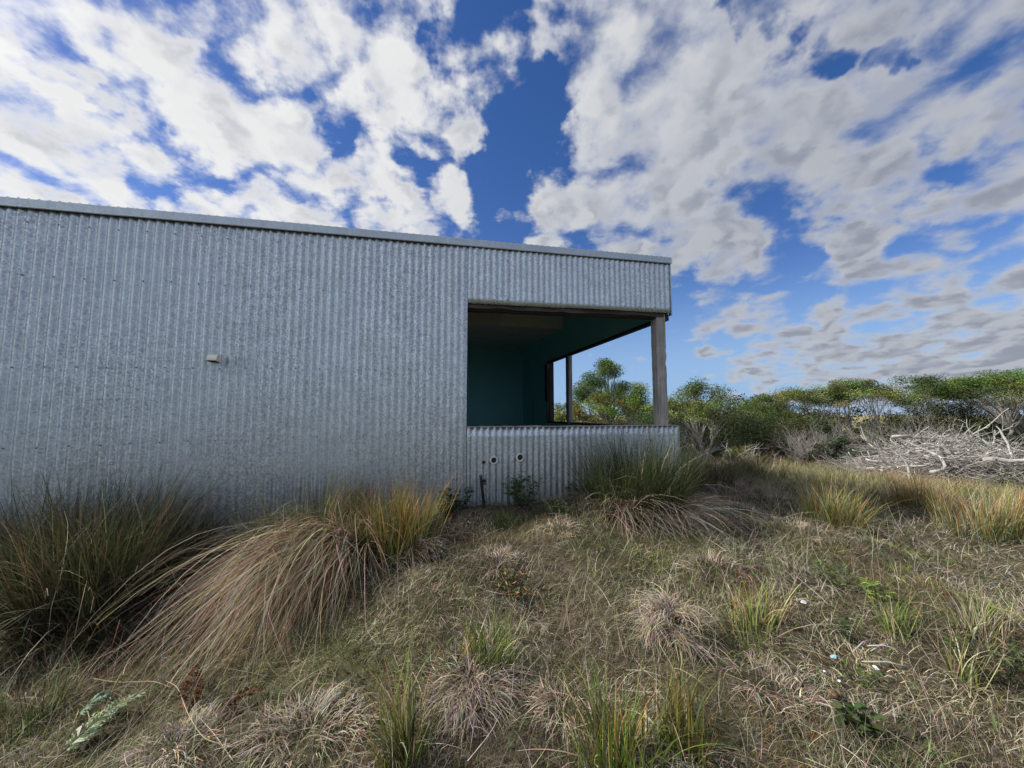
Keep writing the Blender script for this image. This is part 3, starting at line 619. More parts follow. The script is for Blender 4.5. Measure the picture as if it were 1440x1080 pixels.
# straw mounds
def hay(lab, u, v, n, r, h, Lr, cols, W=(.0018, .0036)):
    n = int(n * 1.5); h *= 1.35
    return tussock('straw_mound', lab, 'straw mound', T(u, v), [
        dict(n=n, rx=r, ry=r * .8, flat=1, el0=(-5, 40), el1=(-70, -30), L=Lr, W=W, c0=[BROWN, MAUVE], c1=cols, K=6, up=h, lay=.03),
        dict(n=n // 6, rx=r * .6, ry=r * .5, el0=(40, 85), el1=(-20, 50), L=(Lr[0] * .6, Lr[1] * .7), W=W, c0=cols, c1=cols, K=4, up=h)])
hay('round straw mound with combed grey blades, in the middle right', 945, 893, 900, .18, .12, (.12, .28), [PALE, GSTRAW, MAUVE, STRAW])
hay('flat straw mound below the bright green tuft', 662, 975, 900, .17, .06, (.12, .26), [MAUVE, PALE, GSTRAW])
hay('fluffy blond straw mound in the lower left', 430, 1035, 700, .24, .025, (.07, .17), [PALE, STRAW, GSTRAW])
hay('blond straw mound at the bottom left edge', 245, 1058, 700, .24, .025, (.07, .16), [PALE, STRAW])
hay('small pale straw mound on the crest below the shed window', 790, 745, 420, .2, .025, (.07, .17), [PALE, STRAW, GSTRAW])
hay('small straw mound on the slope below the crest', 705, 792, 420, .22, .025, (.07, .17), [PALE, MAUVE, STRAW])
hay('straw mound at the foot of the corner tussock', 1005, 800, 420, .24, .025, (.08, .18), [PALE, GSTRAW, MAUVE])
hay('wide straw mound in front of the yellow-green tussock', 1110, 745, 600, .45, .03, (.1, .22), [GSTRAW, MAUVE, STRAW])
hay('grey straw mound between the orange tuft and the rusty tuft', 1085, 965, 450, .2, .025, (.08, .18), [GSTRAW, MAUVE, BROWN])
hay('brown straw mound right of the flat one at the bottom', 790, 1000, 400, .14, .025, (.07, .16), [GSTRAW, STRAW, MAUVE])
hay('straw swathe on the slope right of the shed', 1040, 700, 900, .55, .1, (.2, .4), [GSTRAW, MAUVE, STRAW], W=(.002, .004))

# ================================================================== SMALL PLANTS
def leaves_mesh(cent, dirs, ln, wd, col, droop=.2):
    """pointed leaves, two quads each, folded a little along the midrib"""
    n = len(cent); d = dirs / (np.linalg.norm(dirs, axis=1, keepdims=True) + 1e-9)
    s = np.cross(d, RS.randn(n, 3)); s /= (np.linalg.norm(s, axis=1, keepdims=True) + 1e-9); u = np.cross(s, d)
    a = cent; b = cent + d * (ln * .5)[:, None] + u * (ln * .07)[:, None]; c = cent + d * ln[:, None] - np.array([0, 0, 1.]) * (ln * droop)[:, None]
    l = b + s * (wd * .5)[:, None] + u * (wd * .2)[:, None]; r = b - s * (wd * .5)[:, None] + u * (wd * .2)[:, None]
    V = np.stack([a, l, b, r, c], 1).reshape(-1, 3); k = np.arange(n)[:, None] * 5
    Q = np.concatenate([k + np.array([[0, 1, 4, 2]]), k + np.array([[0, 2, 4, 3]])]); return V, Q, np.repeat(col, 5, 0)
def herb(lab, base, h, spread, nst, nleaf, ln, wd, cols, name='weed', cat='weed', stemc='darkbark'):
    o = empty(name, lift(base)); tag(o, lab, cat); ms = MB(); cen = []; dr = []
    for i in range(nst):
        a = RS.rand() * 6.28; tip = np.array([cos(a) * spread * RS.rand(), sin(a) * spread * RS.rand(), h * RS.uniform(.6, 1)]); k = np.linspace(0, 1, 5)[:, None]
        pts = tip[None] * k + np.array([cos(a), sin(a), 0])[None] * (spread * .35 * np.sin(k * pi)); ms.tube(pts, np.linspace(.004, .0015, 5) * (h / .3) ** .5, 4)
        t = RS.uniform(.12, 1.0, nleaf); p = tip[None] * t[:, None] + np.array([cos(a), sin(a), 0])[None] * (spread * .35 * np.sin(t * pi))[:, None]
        q = RS.rand(nleaf) * 6.28; cen.append(p); dr.append(np.stack([np.cos(q), np.sin(q), RS.uniform(-.1, 1.1, nleaf)], 1))
    cen = np.concatenate(cen); dr = np.concatenate(dr); n = len(cen)
    V, Q, COL = leaves_mesh(cen, dr, RS.uniform(.6, 1.2, n) * ln, RS.uniform(.7, 1.2, n) * wd, pick(cols, n))
    ms.build('stem', M[stemc], o); link('foliage', quads_mesh('foliage', V, Q, COL), M['leaf'], o)
    return o
HG = [(.06, .09, .035), (.07, .11, .04), (.10, .14, .05)]
def hw_(lx, ly=-.08):
    p = hxy(lx, ly); return np.array([p[0], p[1], float(ground(p[0], p[1]))])
herb('leafy dark weed with a pointed top against the wall right of the stake', hw_(-2.14, -.16), .42, .2, 12, 26, .085, .018, HG)
herb('dark bushy weed at the wall foot left of the black stake', hw_(-2.95, -.14), .32, .32, 16, 26, .07, .02, [DKGREEN, (.03, .045, .025)])
herb('small dark weed against the wall between the pointed weed and the corner tussock', hw_(-1.5, -.1), .22, .12, 7, 16, .06, .016, HG)
herb('low weed under the wall just left of the corner tussock', hw_(-1.22, -.12), .24, .2, 9, 18, .06, .016, HG)
herb('dark low weed on the crest of the mound', T(775, 725), .16, .16, 10, 18, .06, .016, HG)
herb('dark weed with rusty leaves in the middle of the slope', T(725, 838), .16, .2, 12, 20, .055, .014, [DKGREEN, DKGREEN, (.05, .07, .03), RUST])
herb('feathery green weed left of the leaning tuft', T(1180, 832), .24, .14, 9, 24, .07, .009, [(.06, .10, .03), DKGREEN, OLIVE])
herb('small feathery weed above the blue scrap', T(1200, 905), .17, .08, 7, 20, .05, .008, [(.08, .12, .04), DKGREEN])
herb('tiny bright weed beside the white scrap', T(1212, 968), .14, .08, 6, 16, .045, .008, [(.09, .13, .04), GREEN])
herb('feathery weed with a brown dead top near the right edge', T(1395, 960), .26, .16, 9, 24, .07, .01, [(.06, .10, .035), DKGREEN, BROWN])
herb('fresh green weed in the hollow behind the leaning tuft', T(1240, 845), .16, .13, 8, 20, .06, .009, [GREEN, LIME])
herb('broad leaved dark weed at the bottom right of the rubbish', T(1215, 1035), .13, .1, 6, 10, .06, .03, [(.05, .065, .02), DKGREEN])
herb('grey lilac weed at the foot of the orange tipped tussock', T(608, 790), .22, .12, 9, 18, .035, .012, [(.24, .2, .2), (.18, .15, .14)])
herb('grey dried weed below the dark wall weed', T(655, 752), .15, .14, 9, 16, .04, .01, [(.22, .19, .17), BROWN])
# fern fronds
def frond(lab, p0, p1, cols, nm='fern_frond', wid=.085, curl=0.0, sag=.05):
    p0 = np.array(p0, float); p1 = np.array(p1, float); ax = p1 - p0; Lx = np.linalg.norm(ax); k = np.linspace(0, 1, 12)[:, None]
    pts = ax[None] * k + np.array([0, 0, 1.]) * (sag * np.sin(k * pi)); o = empty(nm, lift(p0)); tag(o, lab, 'fern')
    m = MB(); m.tube(pts, np.linspace(.0035, .001, 12), 5); m.build('stalk', M['darkbark'], o)
    cen, dr, ln, wd = [], [], [], []; ad = ax / Lx; sd = np.cross(ad, (0, 0, 1)); sd /= np.linalg.norm(sd)
    for t in np.linspace(.08, .98, 22):
        pc = ax * t + np.array([0, 0, sag * sin(t * pi)]); w = wid * (1 - t) ** .7 * min(1, .45 + t * 3) + .008
        for s in (-1, 1):
            dd = sd * s + ad * .75 + np.array([0, 0, RS.uniform(-.1, .35) + curl * RS.randn()])
            cen.append(pc); dr.append(dd + RS.randn(3) * (.05 + curl * .6)); ln.append(w * 1.05); wd.append(.012 + w * .10)
            for q in np.linspace(.12, .8, 6):                       # lobes along the pinna
                cp = pc + dd * w * q * .8
                for s2 in (-1, 1): cen.append(cp); dr.append(ad * .6 * s2 + dd * .9 + RS.randn(3) * (.08 + curl)); ln.append(w * .26 * (1 - q * .6)); wd.append(w * .12)
    n = len(cen); V, Q, COL = leaves_mesh(np.array(cen), np.array(dr), np.array(ln), np.array(wd), pick(cols, n, None, .2))
    link('pinnae', quads_mesh('pinnae', V, Q, COL), M['leaf'], o); return o
a = T(78, 1074); b = T(204, 990); a[2] += .02; b[2] += .055
frond('pale green fern frond in the bottom left', a, b, [(.44, .50, .36), (.34, .42, .27), (.28, .37, .18)], wid=.085, sag=.045)
a = T(108, 1016); b = T(158, 1004); a[2] += .03; b[2] += .06
frond('small grey-green fern frond behind the pale one', a, b, [(.26, .34, .26), (.2, .28, .2)], wid=.06)
a = T(262, 1020); b = T(275, 962); a[2] += .02; b[2] += .09
frond('dead rust brown fern frond curled at the foot of the spilled straw', a, b, [(.11, .05, .025), (.16, .075, .035)], wid=.07, curl=.5)
a = T(300, 1012); b = T(372, 985); a[2] += .02; b[2] += .06
frond('dead rust brown fern frond lying flat, right of the curled one', a, b, [(.12, .06, .03), (.17, .09, .045)], wid=.05, curl=.5, sag=.02)
# single pale stalks
def stalk(lab, pix, hs, r=.0019):
    P = np.array([T(u, v) for u, v in pix]); P[:, 2] += np.array(hs); o0 = P[0].copy()
    t = np.linspace(0, len(P) - 1, 5 * len(P)); Pi = np.stack([np.interp(t, range(len(P)), P[:, k]) for k in range(3)], 1)
    for _ in range(3): Pi[1:-1] = (Pi[:-2] + Pi[1:-1] * 2 + Pi[2:]) / 4
    m = MB(); m.tube(Pi - o0, np.linspace(r, r * .5, len(Pi)), 5)
    tag(m.build('dry_stalk', M['straw'], None, lift(o0)), lab, 'grass stalk')
M['straw'] = mottled_mat('straw_stalk', (.36, .29, .18), (.56, .48, .33), 8, .8, .1)
stalk('bent pale stalk running down past the curled dead fern frond', [(330, 1055), (285, 1050), (262, 1030), (248, 995), (232, 980)], [.01, .03, .08, .10, .08])
stalk('long pale stalk lying above the pale fern', [(130, 962), (165, 968), (215, 968), (240, 975)], [.03, .03, .04, .03])
stalk('thin pale stalk slanting down to the bottom edge beside the bent one', [(328, 1078), (300, 1045), (268, 1012)], [.02, .04, .05])
stalk('long bent straw in the bottom right corner', [(1210, 1035), (1270, 1010), (1320, 1000), (1338, 1048)], [.03, .06, .07, .02])

# ================================================================== LITTER
def scrap(lab, u, v, w, h, mat, name, cat='litter', tilt=.4, th=.002):
    p = T(u, v); m = MB(); n = 9; a = np.linspace(0, 2 * pi, n + 1)[:-1]; r = RS.uniform(.65, 1.1, n); ts = []
    for z in (0, th):
        for k in range(n):
            x = w / 2 * r[k] * cos(a[k]); y = h / 2 * r[k] * sin(a[k]); ts.append((x, y, z + .25 * x * x / w + .15 * h * sin(a[k] * 2) * .3))
    m.add(ts, [tuple(range(n))[::-1], tuple(range(n, 2*n))] + [(k, (k+1) % n, n + (k+1) % n, n + k) for k in range(n)])
    o = m.build(name, M[mat], None, (p[0], p[1], p[2] + CZ + .045)); o.rotation_euler = (tilt, RS.randn() * .15, RS.rand() * .6); return tag(o, lab, cat)
scrap('white torn plastic scrap beside the orange spiky tuft', 1130, 857, .045, .03, 'white', 'plastic_scrap')
scrap('pale blue plastic scrap on the dry grass', 1173, 936, .05, .024, 'blue', 'plastic_scrap')
scrap('white scrap lying below the bleached twigs', 1232, 952, .036, .03, 'white', 'plastic_scrap', tilt=.6)
scrap('tiny white chip left below the blue scrap', 1160, 957, .016, .014, 'white', 'plastic_scrap')
scrap('small white chip above the brown husk', 1181, 971, .02, .013, 'white', 'plastic_scrap')
scrap('narrow dry yellow leaf lying left of the brown husk', 1123, 970, .012, .05, 'straw', 'dead_leaf', 'leaf')
p = T(1172, 990); m = MB()
for k, (dx, dy, r) in enumerate(((0, 0, .022), (.028, .006, .018))):
    m.tube([(dx, dy - r, .02), (dx, dy - r * .6, .024), (dx + .004, dy, .026), (dx, dy + r * .7, .022), (dx, dy + r * 1.3, .016)], [.004, r * .8, r, r * .75, .004], 9)
tag(m.build('seed_husk', M['nut'], None, (p[0], p[1], p[2] + CZ + .02)), 'split brown seed husk in the grass at the lower right', 'husk')
p = T(1236, 925)
for k in range(4):
    m = MB(); a = RS.uniform(-.5, .5); l = RS.uniform(.07, .13); m.tube([(-l * cos(a), -l * sin(a), .0), (0, 0, .018), (l * cos(a), l * sin(a), .006)], [.003, .0045, .002], 6)
    q = (p[0] + RS.randn() * .05, p[1] + RS.randn() * .04); g = float(ground(*q)); tag(m.build('twig', M['bleach'], None, (q[0], q[1], g + CZ + .025 + .01 * k)), 'short bleached twig in the little heap above the white scrap', 'twig', 'bleached twigs above the white scrap')

# ================================================================== BRUSH PILE
bp = far(1342, 9.5); BPX, BPY, BPZ = bp
def pile_h(x, y):                                       # mound profile, local
    r = np.sqrt((x / 2.9) ** 2 + (y / 1.5) ** 2); return 1.0 * np.clip(1 - r ** 1.8, 0, 1) * (.82 + .3 * vnoise(x * 1.1 + 9, y * 1.1, 15))
def wander(p0, d, Ln, n, w, grav=0.0):
    P = [np.array(p0, float)]; d = np.array(d, float); d /= np.linalg.norm(d)
    for i in range(n):
        d = d + RS.randn(3) * w; d[2] -= grav; d /= np.linalg.norm(d); P.append(P[-1] + d * Ln / n)
    return np.array(P)
def dead_log(lab, lx, ly, az, el, Ln, r, forks=2, grp=None, up=0.0):
    z = float(pile_h(np.array(lx), np.array(ly))) + up; o0 = np.array([BPX + lx, BPY + ly, float(ground(BPX + lx, BPY + ly)) + z])
    m = MB(); d = np.array([cos(az) * cos(el), sin(az) * cos(el), sin(el)]); P = wander(-d * Ln * .35, d, Ln, 9, .2)
    m.tube(P, np.linspace(r, r * .35, 10) * (1 + .1 * RS.randn(10)), 7)
    for k in range(forks):
        i = RS.randint(3, 8); dd = d + RS.randn(3) * .55; B = wander(P[i], dd, Ln * RS.uniform(.25, .5), 6, .2); m.tube(B, np.linspace(r * .5, r * .12, 7), 5)
        for q in range(2):
            j = RS.randint(2, 6); B2 = wander(B[j], dd + RS.randn(3) * .6, Ln * .2, 4, .25); m.tube(B2, np.linspace(r * .22, r * .06, 5), 4)
    return tag(m.build('dead_branch', M['bleach'], None, lift(o0)), lab, 'dead branch', grp)
dead_log('thick pale log curving down the middle of the brush pile', .0, -1.15, -.5, -.12, 1.7, .062, 2, up=.15)
dead_log('long pale limb lying along the top of the brush pile', -.9, .1, .08, -.08, 2.0, .038, 2, up=.12)
dead_log('bleached limb lying on the ground in front of the brush pile', .9, -1.62, -.05, 0, 2.2, .045, 1, up=.05)
dead_log('pale prong sticking up at the left end of the brush pile', -2.25, -.75, 1.9, 1.15, .75, .03, 1, up=.15)
dead_log('stout stub pointing up in the upper left of the brush pile', -.95, -.5, 2.0, .95, .55, .05, 0, up=.08)
dead_log('pale log slanting down at the right end of the brush pile', 1.9, -1.0, -.4, -.1, 1.8, .06, 3, up=.15)
dead_log('branch trailing out from the left foot of the brush pile', -2.55, -1.0, 3.0, .18, 1.1, .034, 2, up=.08)
dead_log('twisted grey limb low on the left half of the brush pile', -1.5, -1.05, .2, .05, 1.5, .04, 3, up=.12)
for k in range(95):
    q = RS.rand() * 6.28; rr = math.sqrt(RS.rand()) * .95; lx, ly = rr * 2.75 * cos(q), rr * 1.35 * sin(q)
    dead_log('slender bleached branch tangled inside the brush pile', lx, ly, RS.rand() * 6.28, RS.uniform(-.3, .45), RS.uniform(.6, 1.5), RS.uniform(.010, .034), RS.randint(1, 4), 'tangled branches of the brush pile', up=RS.uniform(-.12, .14))
m = MB()
for k in range(3400):
    q = RS.rand() * 6.28; rr = math.sqrt(RS.rand()); lx, ly = rr * 2.9 * cos(q), rr * 1.45 * sin(q); z = float(pile_h(np.array(lx), np.array(ly))) * RS.uniform(.25, 1.12)
    az = RS.rand() * 6.28; el = RS.uniform(-.35, .5); P = wander((BPX + lx, BPY + ly, float(ground(BPX + lx, BPY + ly)) + z + CZ), (cos(az) * cos(el), sin(az) * cos(el), sin(el)), RS.uniform(.3, .95), 4, .22)
    m.tube(P, np.linspace(RS.uniform(.004, .013), .002, 5), 3, int(RS.rand() < .35), cap=False)
tag(m.build('brushwood', [M['twig'], M['bleach']]), 'tangle of fine grey dead twigs filling the brush pile', 'brushwood', kind='stuff')
herb('dark green weeds growing through the front of the brush pile', np.array([BPX - .35, BPY - 1.5, float(ground(BPX - .35, BPY - 1.5))]), .5, .9, 34, 22, .09, .03, [DKGREEN, (.03, .05, .02)], 'shrub', 'shrub')
herb('dark low shrub at the front foot of the brush pile, right of the weeds', np.array([BPX + .6, BPY - 1.55, float(ground(BPX + .6, BPY - 1.55))]), .4, .6, 22, 20, .08, .03, [DKGREEN, (.045, .06, .03)], 'shrub', 'shrub')

# ================================================================== TREES AND SCRUB
def crown_leaves(cent, rad, nper, size, cols, flat=.55):
    cen, col = [], []
    cl = pick(cols, len(cent), None, .42)
    for i, (c, r) in enumerate(zip(cent, rad)):
        n = int(nper * 2.7); v = RS.randn(n, 3); v /= np.linalg.norm(v, axis=1, keepdims=True); v *= (RS.rand(n, 1) ** .45) * r; v[:, 2] *= flat; cen.append(c + v)
        col.append(np.clip(cl[i][None] * (1 + .16 * RS.randn(n, 1)), .01, .6))
    cen = np.concatenate(cen); n = len(cen); d = RS.randn(n, 3); d[:, 2] = np.abs(d[:, 2]) * .5 + .1
    return leaves_mesh(cen, d, RS.uniform(.7, 1.35, n) * size, RS.uniform(.7, 1.3, n) * size * .5, np.concatenate(col), .1)
def tree(lab, u, dist, h, w, kind='round', cols=None, nper=70, clumps=40, bark='bark', lean=0.0, name=None, cat=None, stems=1, grp=None, size=.055, base_h=None):
    """trunk + limbs out to leaf clumps; h and w in metres"""
    b = far(u, dist); nm = name or 'tree'; o = empty(nm, lift(b)); tag(o, lab, cat or ('shrub' if 'shrub' in nm else 'tree'), grp)
    cols = cols or [(.06, .095, .022), (.085, .125, .03), (.045, .07, .02)]
    cen, rad = [], []
    for i in range(clumps):
        q = RS.rand() * 6.28; rr = math.sqrt(RS.rand())
        if kind == 'umbrella':
            z = h * (.90 - .15 * rr ** 2 + RS.uniform(-.08, .05)); x, y = rr * w / 2 * cos(q), rr * w / 2 * sin(q); r = w * RS.uniform(.08, .15)
        elif kind == 'shrub':
            z = h * (.12 + .80 * RS.rand() ** .7 * math.sqrt(max(0, 1 - rr ** 2 * .9))); x, y = rr * w / 2 * cos(q), rr * w / 2 * sin(q); r = min(w, h * 1.6) * RS.uniform(.10, .17)
        else:
            t = RS.rand(); z = h * (.55 + .40 * t); k = math.sin(min(1, (1.02 - t) * 1.25) * pi / 2); x, y = rr * w / 2 * k * cos(q), rr * w / 2 * k * sin(q); r = w * RS.uniform(.10, .17)
        cen.append(np.array([x + lean * z, y, z])); rad.append(r)
    m = MB(); tr = h * .021 / (stems ** .35)
    roots = []
    for s in range(stems):
        a = RS.rand() * 6.28; fk = h * (.28 if kind != 'shrub' else .08) * RS.uniform(.6, 1.3)
        sp = w * .16 * (stems > 1); top_ = np.array([sp * cos(a) + lean * fk, sp * sin(a), fk]); P = np.linspace(0, 1, 5)[:, None] * top_[None] + RS.randn(5, 3) * h * .008; P[0] = (cos(a) * .06 * (stems > 1), sin(a) * .06 * (stems > 1), -.12)
        m.tube(P, np.linspace(tr * 1.25, tr * .8, 5), 7); roots.append(P[-1])
    for c, r in zip(cen, rad):
        r0 = roots[int(np.argmin([np.hypot(*(c - q)[:2]) + RS.rand() * w * .3 for q in roots]))]
        k = np.linspace(0, 1, 7)[:, None]; mid = r0 + (c - r0) * np.array([.25, .25, .55]) if kind == 'umbrella' else r0 + (c - r0) * np.array([.35, .35, .5])
        P = (1 - k) ** 2 * r0 + 2 * k * (1 - k) * mid + k ** 2 * c + RS.randn(7, 3) * h * .008; P[0] = r0
        m.tube(P, np.linspace(tr * .42, tr * .09, 7), 5, cap=False)
        for _ in range(2):
            i = RS.randint(3, 6); B = wander(P[i], (c - r0) / (np.linalg.norm(c - r0) + 1e-6) + RS.randn(3) * .5, h * .16, 4, .2); m.tube(B, np.linspace(tr * .14, tr * .04, 5), 3, cap=False)
    m.build('trunk' if kind != 'shrub' else 'stems', M[bark], o)
    if nper:
        V, Q, COL = crown_leaves(cen, rad, nper, size, cols, .5 if kind == 'umbrella' else .75)
        link('crown', quads_mesh('crown', V, Q, COL), M['leaf'], o)
    return o
def twigs(lab, u, dist, h, w, n0=9, mat='twig', depth=4, name='bare_shrub', cat='shrub', grp=None, r0=.022, lean=(0, 0), dome=True):
    """leafless shrub: stems forking again and again into grey twigs"""
    b = far(u, dist); m = MB()
    def grow(p, d, ln, r, k):
        P = wander(p, d, ln, 4, .13); m.tube(P, np.linspace(r, r * .6, 5), 5 if k < 2 else 3, cap=False)
        if k >= depth: return
        for _ in range(2 if k == 0 else RS.randint(2, 4)):
            i = RS.randint(2, 5); dd = d / np.linalg.norm(d) + RS.randn(3) * .42; dd[2] += .12; grow(P[i], dd, ln * RS.uniform(.6, .85), r * .58, k + 1)
    for i in range(n0):
        a = RS.rand() * 6.28; sp = RS.uniform(.15, 1.0) * w / h * .75
        grow(np.array([cos(a) * .1, sin(a) * .1, -.08]), np.array([cos(a) * sp + lean[0], sin(a) * sp + lean[1], 1.]), h * .34, r0 * RS.uniform(.6, 1.1), 0)
    o = m.build(name, M[mat], None, lift(b)); return tag(o, lab, cat, grp)
LG = [(.18, .215, .05), (.22, .255, .06), (.13, .165, .045)]; MG = [(.13, .165, .05), (.185, .22, .07), (.095, .125, .04)]; DG = [(.04, .056, .024), (.055, .075, .03), (.08, .10, .045)]
# seen through the open corner
tree('tall round topped tree seen through the open shed corner', 855, 15.0, 3.9, 2.6, 'round', [(.11, .17, .035), (.15, .21, .05), (.08, .125, .03)], 170, 50, 'bark', -.02, 'round_tree')
tree('lime green bush under the round topped tree', 832, 13.0, 2.35, 2.2, 'shrub', LG, 120, 40, 'darkbark', 0, 'leafy_shrub')
tree('lime green bush seen between the window post and the broken jamb', 797, 13.5, 2.35, 1.7, 'shrub', LG, 110, 26, 'darkbark', 0, 'leafy_shrub')
tree('olive tree with dark lower limbs just left of the corner post', 898, 13.4, 2.65, 2.2, 'round', [(.13, .17, .04), (.09, .125, .035)], 120, 36, 'bark', 0, 'round_tree', stems=3)
twigs('bare grey shrub in front of the round topped tree', 872, 11.2, 1.9, 1.6, 9, 'twig', 4)
tree('dark bush at the foot of the tree left of the corner post', 903, 12.4, 1.75, 2.6, 'shrub', DG, 100, 34, 'darkbark', 0, 'leafy_shrub')
# right of the post
tree('green topped tree with bare limbs right of the corner post', 985, 12.6, 2.7, 2.6, 'round', MG, 110, 40, 'twig', 0, 'spreading_tree', stems=3)
tree('dark dense bush behind the bare pale shrub at the shed corner', 1000, 13.6, 2.25, 3.6, 'shrub', DG, 120, 56, 'darkbark', 0, 'leafy_shrub')
twigs('pale bare shrub rising beside the shed corner', 972, 8.6, 1.75, 1.3, 7, 'white_wood', 4, r0=.013)
twigs('small white dead shrub standing among the rushes', 1013, 9.0, 1.3, .7, 3, 'white_wood', 3, 'bare_shrub', r0=.016)
twigs('forked white dead shrub right of the small one', 1054, 9.3, 1.2, .9, 3, 'white_wood', 3, 'bare_shrub', r0=.016, lean=(.25, 0))
tree('yellow-green sprig bush below the white dead shrubs', 1037, 9.4, .75, .9, 'shrub', [(.13, .16, .045), (.10, .12, .04)], 60, 20, 'darkbark', 0, 'leafy_shrub')
tree('mid green bush with a low rounded top, left of the grey twig dome', 1062, 15.0, 2.4, 3.4, 'shrub', [(.08, .115, .03), (.05, .075, .022), (.12, .15, .04)], 130, 46, 'darkbark', 0, 'leafy_shrub')
tree('lime topped bush behind the grey twig dome', 1098, 17.0, 2.75, 3.0, 'shrub', LG, 120, 36, 'darkbark', 0, 'leafy_shrub')
twigs('dense dome of grey leafless twigs in the middle of the scrub', 1135, 11.6, 1.75, 2.6, 30, 'twig', 4, r0=.017)
twigs('second grey twig dome leaning out to the right', 1176, 11.6, 1.35, 1.8, 16, 'twig', 4, r0=.018, lean=(.25, 0))
tree('dark shady bush under the grey twig dome', 1100, 13.6, 1.8, 3.4, 'shrub', DG, 110, 44, 'darkbark', 0, 'leafy_shrub')
tree('flat topped tree standing behind the grey twig dome', 1128, 15.8, 2.9, 3.6, 'umbrella', MG, 150, 44, 'darkbark', 0, 'umbrella_tree', stems=3)
tree('left one of the two wide umbrella trees with slim pale stems', 1198, 15.2, 3.2, 3.4, 'umbrella', MG, 130, 36, 'bark', 0, 'umbrella_tree', stems=5)
tree('right one of the two wide umbrella trees with slim pale stems', 1262, 14.8, 3.3, 3.6, 'umbrella', [(.05, .08, .022), (.08, .115, .03)], 120, 38, 'bark', 0, 'umbrella_tree', stems=7)
twigs('bare slim stemmed thicket under the right umbrella tree', 1300, 12.4, 2.2, 1.8, 12, 'bark', 4, r0=.018)
twigs('pale fan of bare stems behind the left end of the brush pile', 1232, 12.2, 2.1, 1.8, 11, 'bark', 4, r0=.016)
tree('grey-green low bush at the left end of the brush pile', 1178, 11.2, .95, 1.8, 'shrub', [(.085, .11, .075), (.06, .085, .055)], 100, 34, 'darkbark', 0, 'leafy_shrub')
tree('dark bush filling the gap behind the brush pile', 1285, 14.2, 2.4, 3.0, 'shrub', DG, 120, 44, 'darkbark', 0, 'leafy_shrub')
tree('dark bush behind the right half of the brush pile', 1345, 14.6, 2.5, 3.6, 'shrub', DG, 120, 50, 'darkbark', 0, 'leafy_shrub')
tree('thin flat topped tree between the umbrella trees and the big one at the right', 1328, 16.2, 3.1, 3.2, 'umbrella', MG, 110, 36, 'bark', 0, 'umbrella_tree', stems=4)
tree('big umbrella tree with a stout pale trunk at the right edge', 1405, 13.4, 3.25, 3.8, 'umbrella', [(.13, .20, .05), (.17, .24, .06), (.095, .15, .04)], 170, 60, 'bark', -.06, 'umbrella_tree', stems=2)
tree('green tree cut off by the right edge of the picture', 1500, 13.8, 3.0, 3.2, 'umbrella', MG, 130, 36, 'bark', 0, 'umbrella_tree', stems=2)
tree('small yellow-green bush under the big umbrella tree', 1392, 14.8, 1.3, 1.5, 'shrub', LG, 90, 22, 'darkbark', 0, 'leafy_shrub')
tree('dark bush right of the brush pile under the cut off tree', 1475, 13.0, 1.6, 2.8, 'shrub', DG, 100, 40, 'darkbark', 0, 'leafy_shrub')
# far scrub belt, one mass
def scrub():
    cen, rad = [], []
    for k in range(170):
        u = RS.uniform(700, 1560); d = RS.uniform(17, 25)
        if 1165 < u < 1215: continue
        b = far(u, d); h = RS.uniform(.9, 2.5) * (1.0 if u < 1160 else .8)
        for q in range(9): cen.append(np.array([b[0] + RS.randn() * .6, b[1] + RS.randn() * .6, b[2] + CZ + h * RS.uniform(.1, 1)])); rad.append(RS.uniform(.3, .55))
    V, Q, COL = crown_leaves(cen, rad, 45, .13, MG + DG + DG, .8); return link('distant_scrub', quads_mesh('distant_scrub', V, Q, COL), M['leaf'])
tag(scrub(), 'belt of dark coastal scrub beyond the nearer trees', 'scrub', kind='stuff')

# ================================================================== SKY, SUN, CAMERA
SUN_AZ, SUN_EL = radians(-93), radians(40)            # azimuth from the view axis, to the left
w = bpy.data.worlds.new('World'); bpy.context.scene.world = w; w.use_nodes = True; nt = w.node_tree; nt.nodes.clear()
out = nt.nodes.new('ShaderNodeOutputWorld'); bg = nt.nodes.new('ShaderNodeBackground'); bg.inputs['Strength'].default_value = .1; L(nt, bg.outputs[0], out.inputs[0])
sky = nt.nodes.new('ShaderNodeTexSky'); sky.sky_type = 'NISHITA'; sky.sun_disc = False; sky.sun_elevation = SUN_EL; sky.sun_rotation = SUN_AZ; sky.air_density = 1.0; sky.dust_density = .4; sky.ozone_density = 2.2
tc = nt.nodes.new('ShaderNodeTexCoord'); dirv = tc.outputs['Generated']
def vm(op, a, b=None):
    n = nt.nodes.new('ShaderNodeVectorMath'); n.operation = op
    for s, x in zip(n.inputs, (a, b)):
        if x is None: continue
        if isinstance(x, tuple): s.default_value = x
        else: L(nt, x, s)
    return n
def mt(op, a, b=None, c=None, clamp=False):
    n = nt.nodes.new('ShaderNodeMath'); n.operation = op; n.use_clamp = clamp
    for s, x in zip(n.inputs, (a, b, c)):
        if x is None: continue
        if isinstance(x, (int, float)): s.default_value = x
        else: L(nt, x, s)
    return n.outputs[0]
def mr(x, a, b, c, d, smooth=True):
    n = nt.nodes.new('ShaderNodeMapRange'); n.interpolation_type = 'SMOOTHSTEP' if smooth else 'LINEAR'
    L(nt, x, n.inputs[0]); n.inputs[1].default_value = a; n.inputs[2].default_value = b; n.inputs[3].default_value = c; n.inputs[4].default_value = d; return n.outputs[0]
nd = vm('NORMALIZE', dirv).outputs[0]
sp_ = nt.nodes.new('ShaderNodeSeparateXYZ'); L(nt, nd, sp_.inputs[0]); zc = mt('ADD', mt('MAXIMUM', sp_.outputs[2], 0.0), .26)
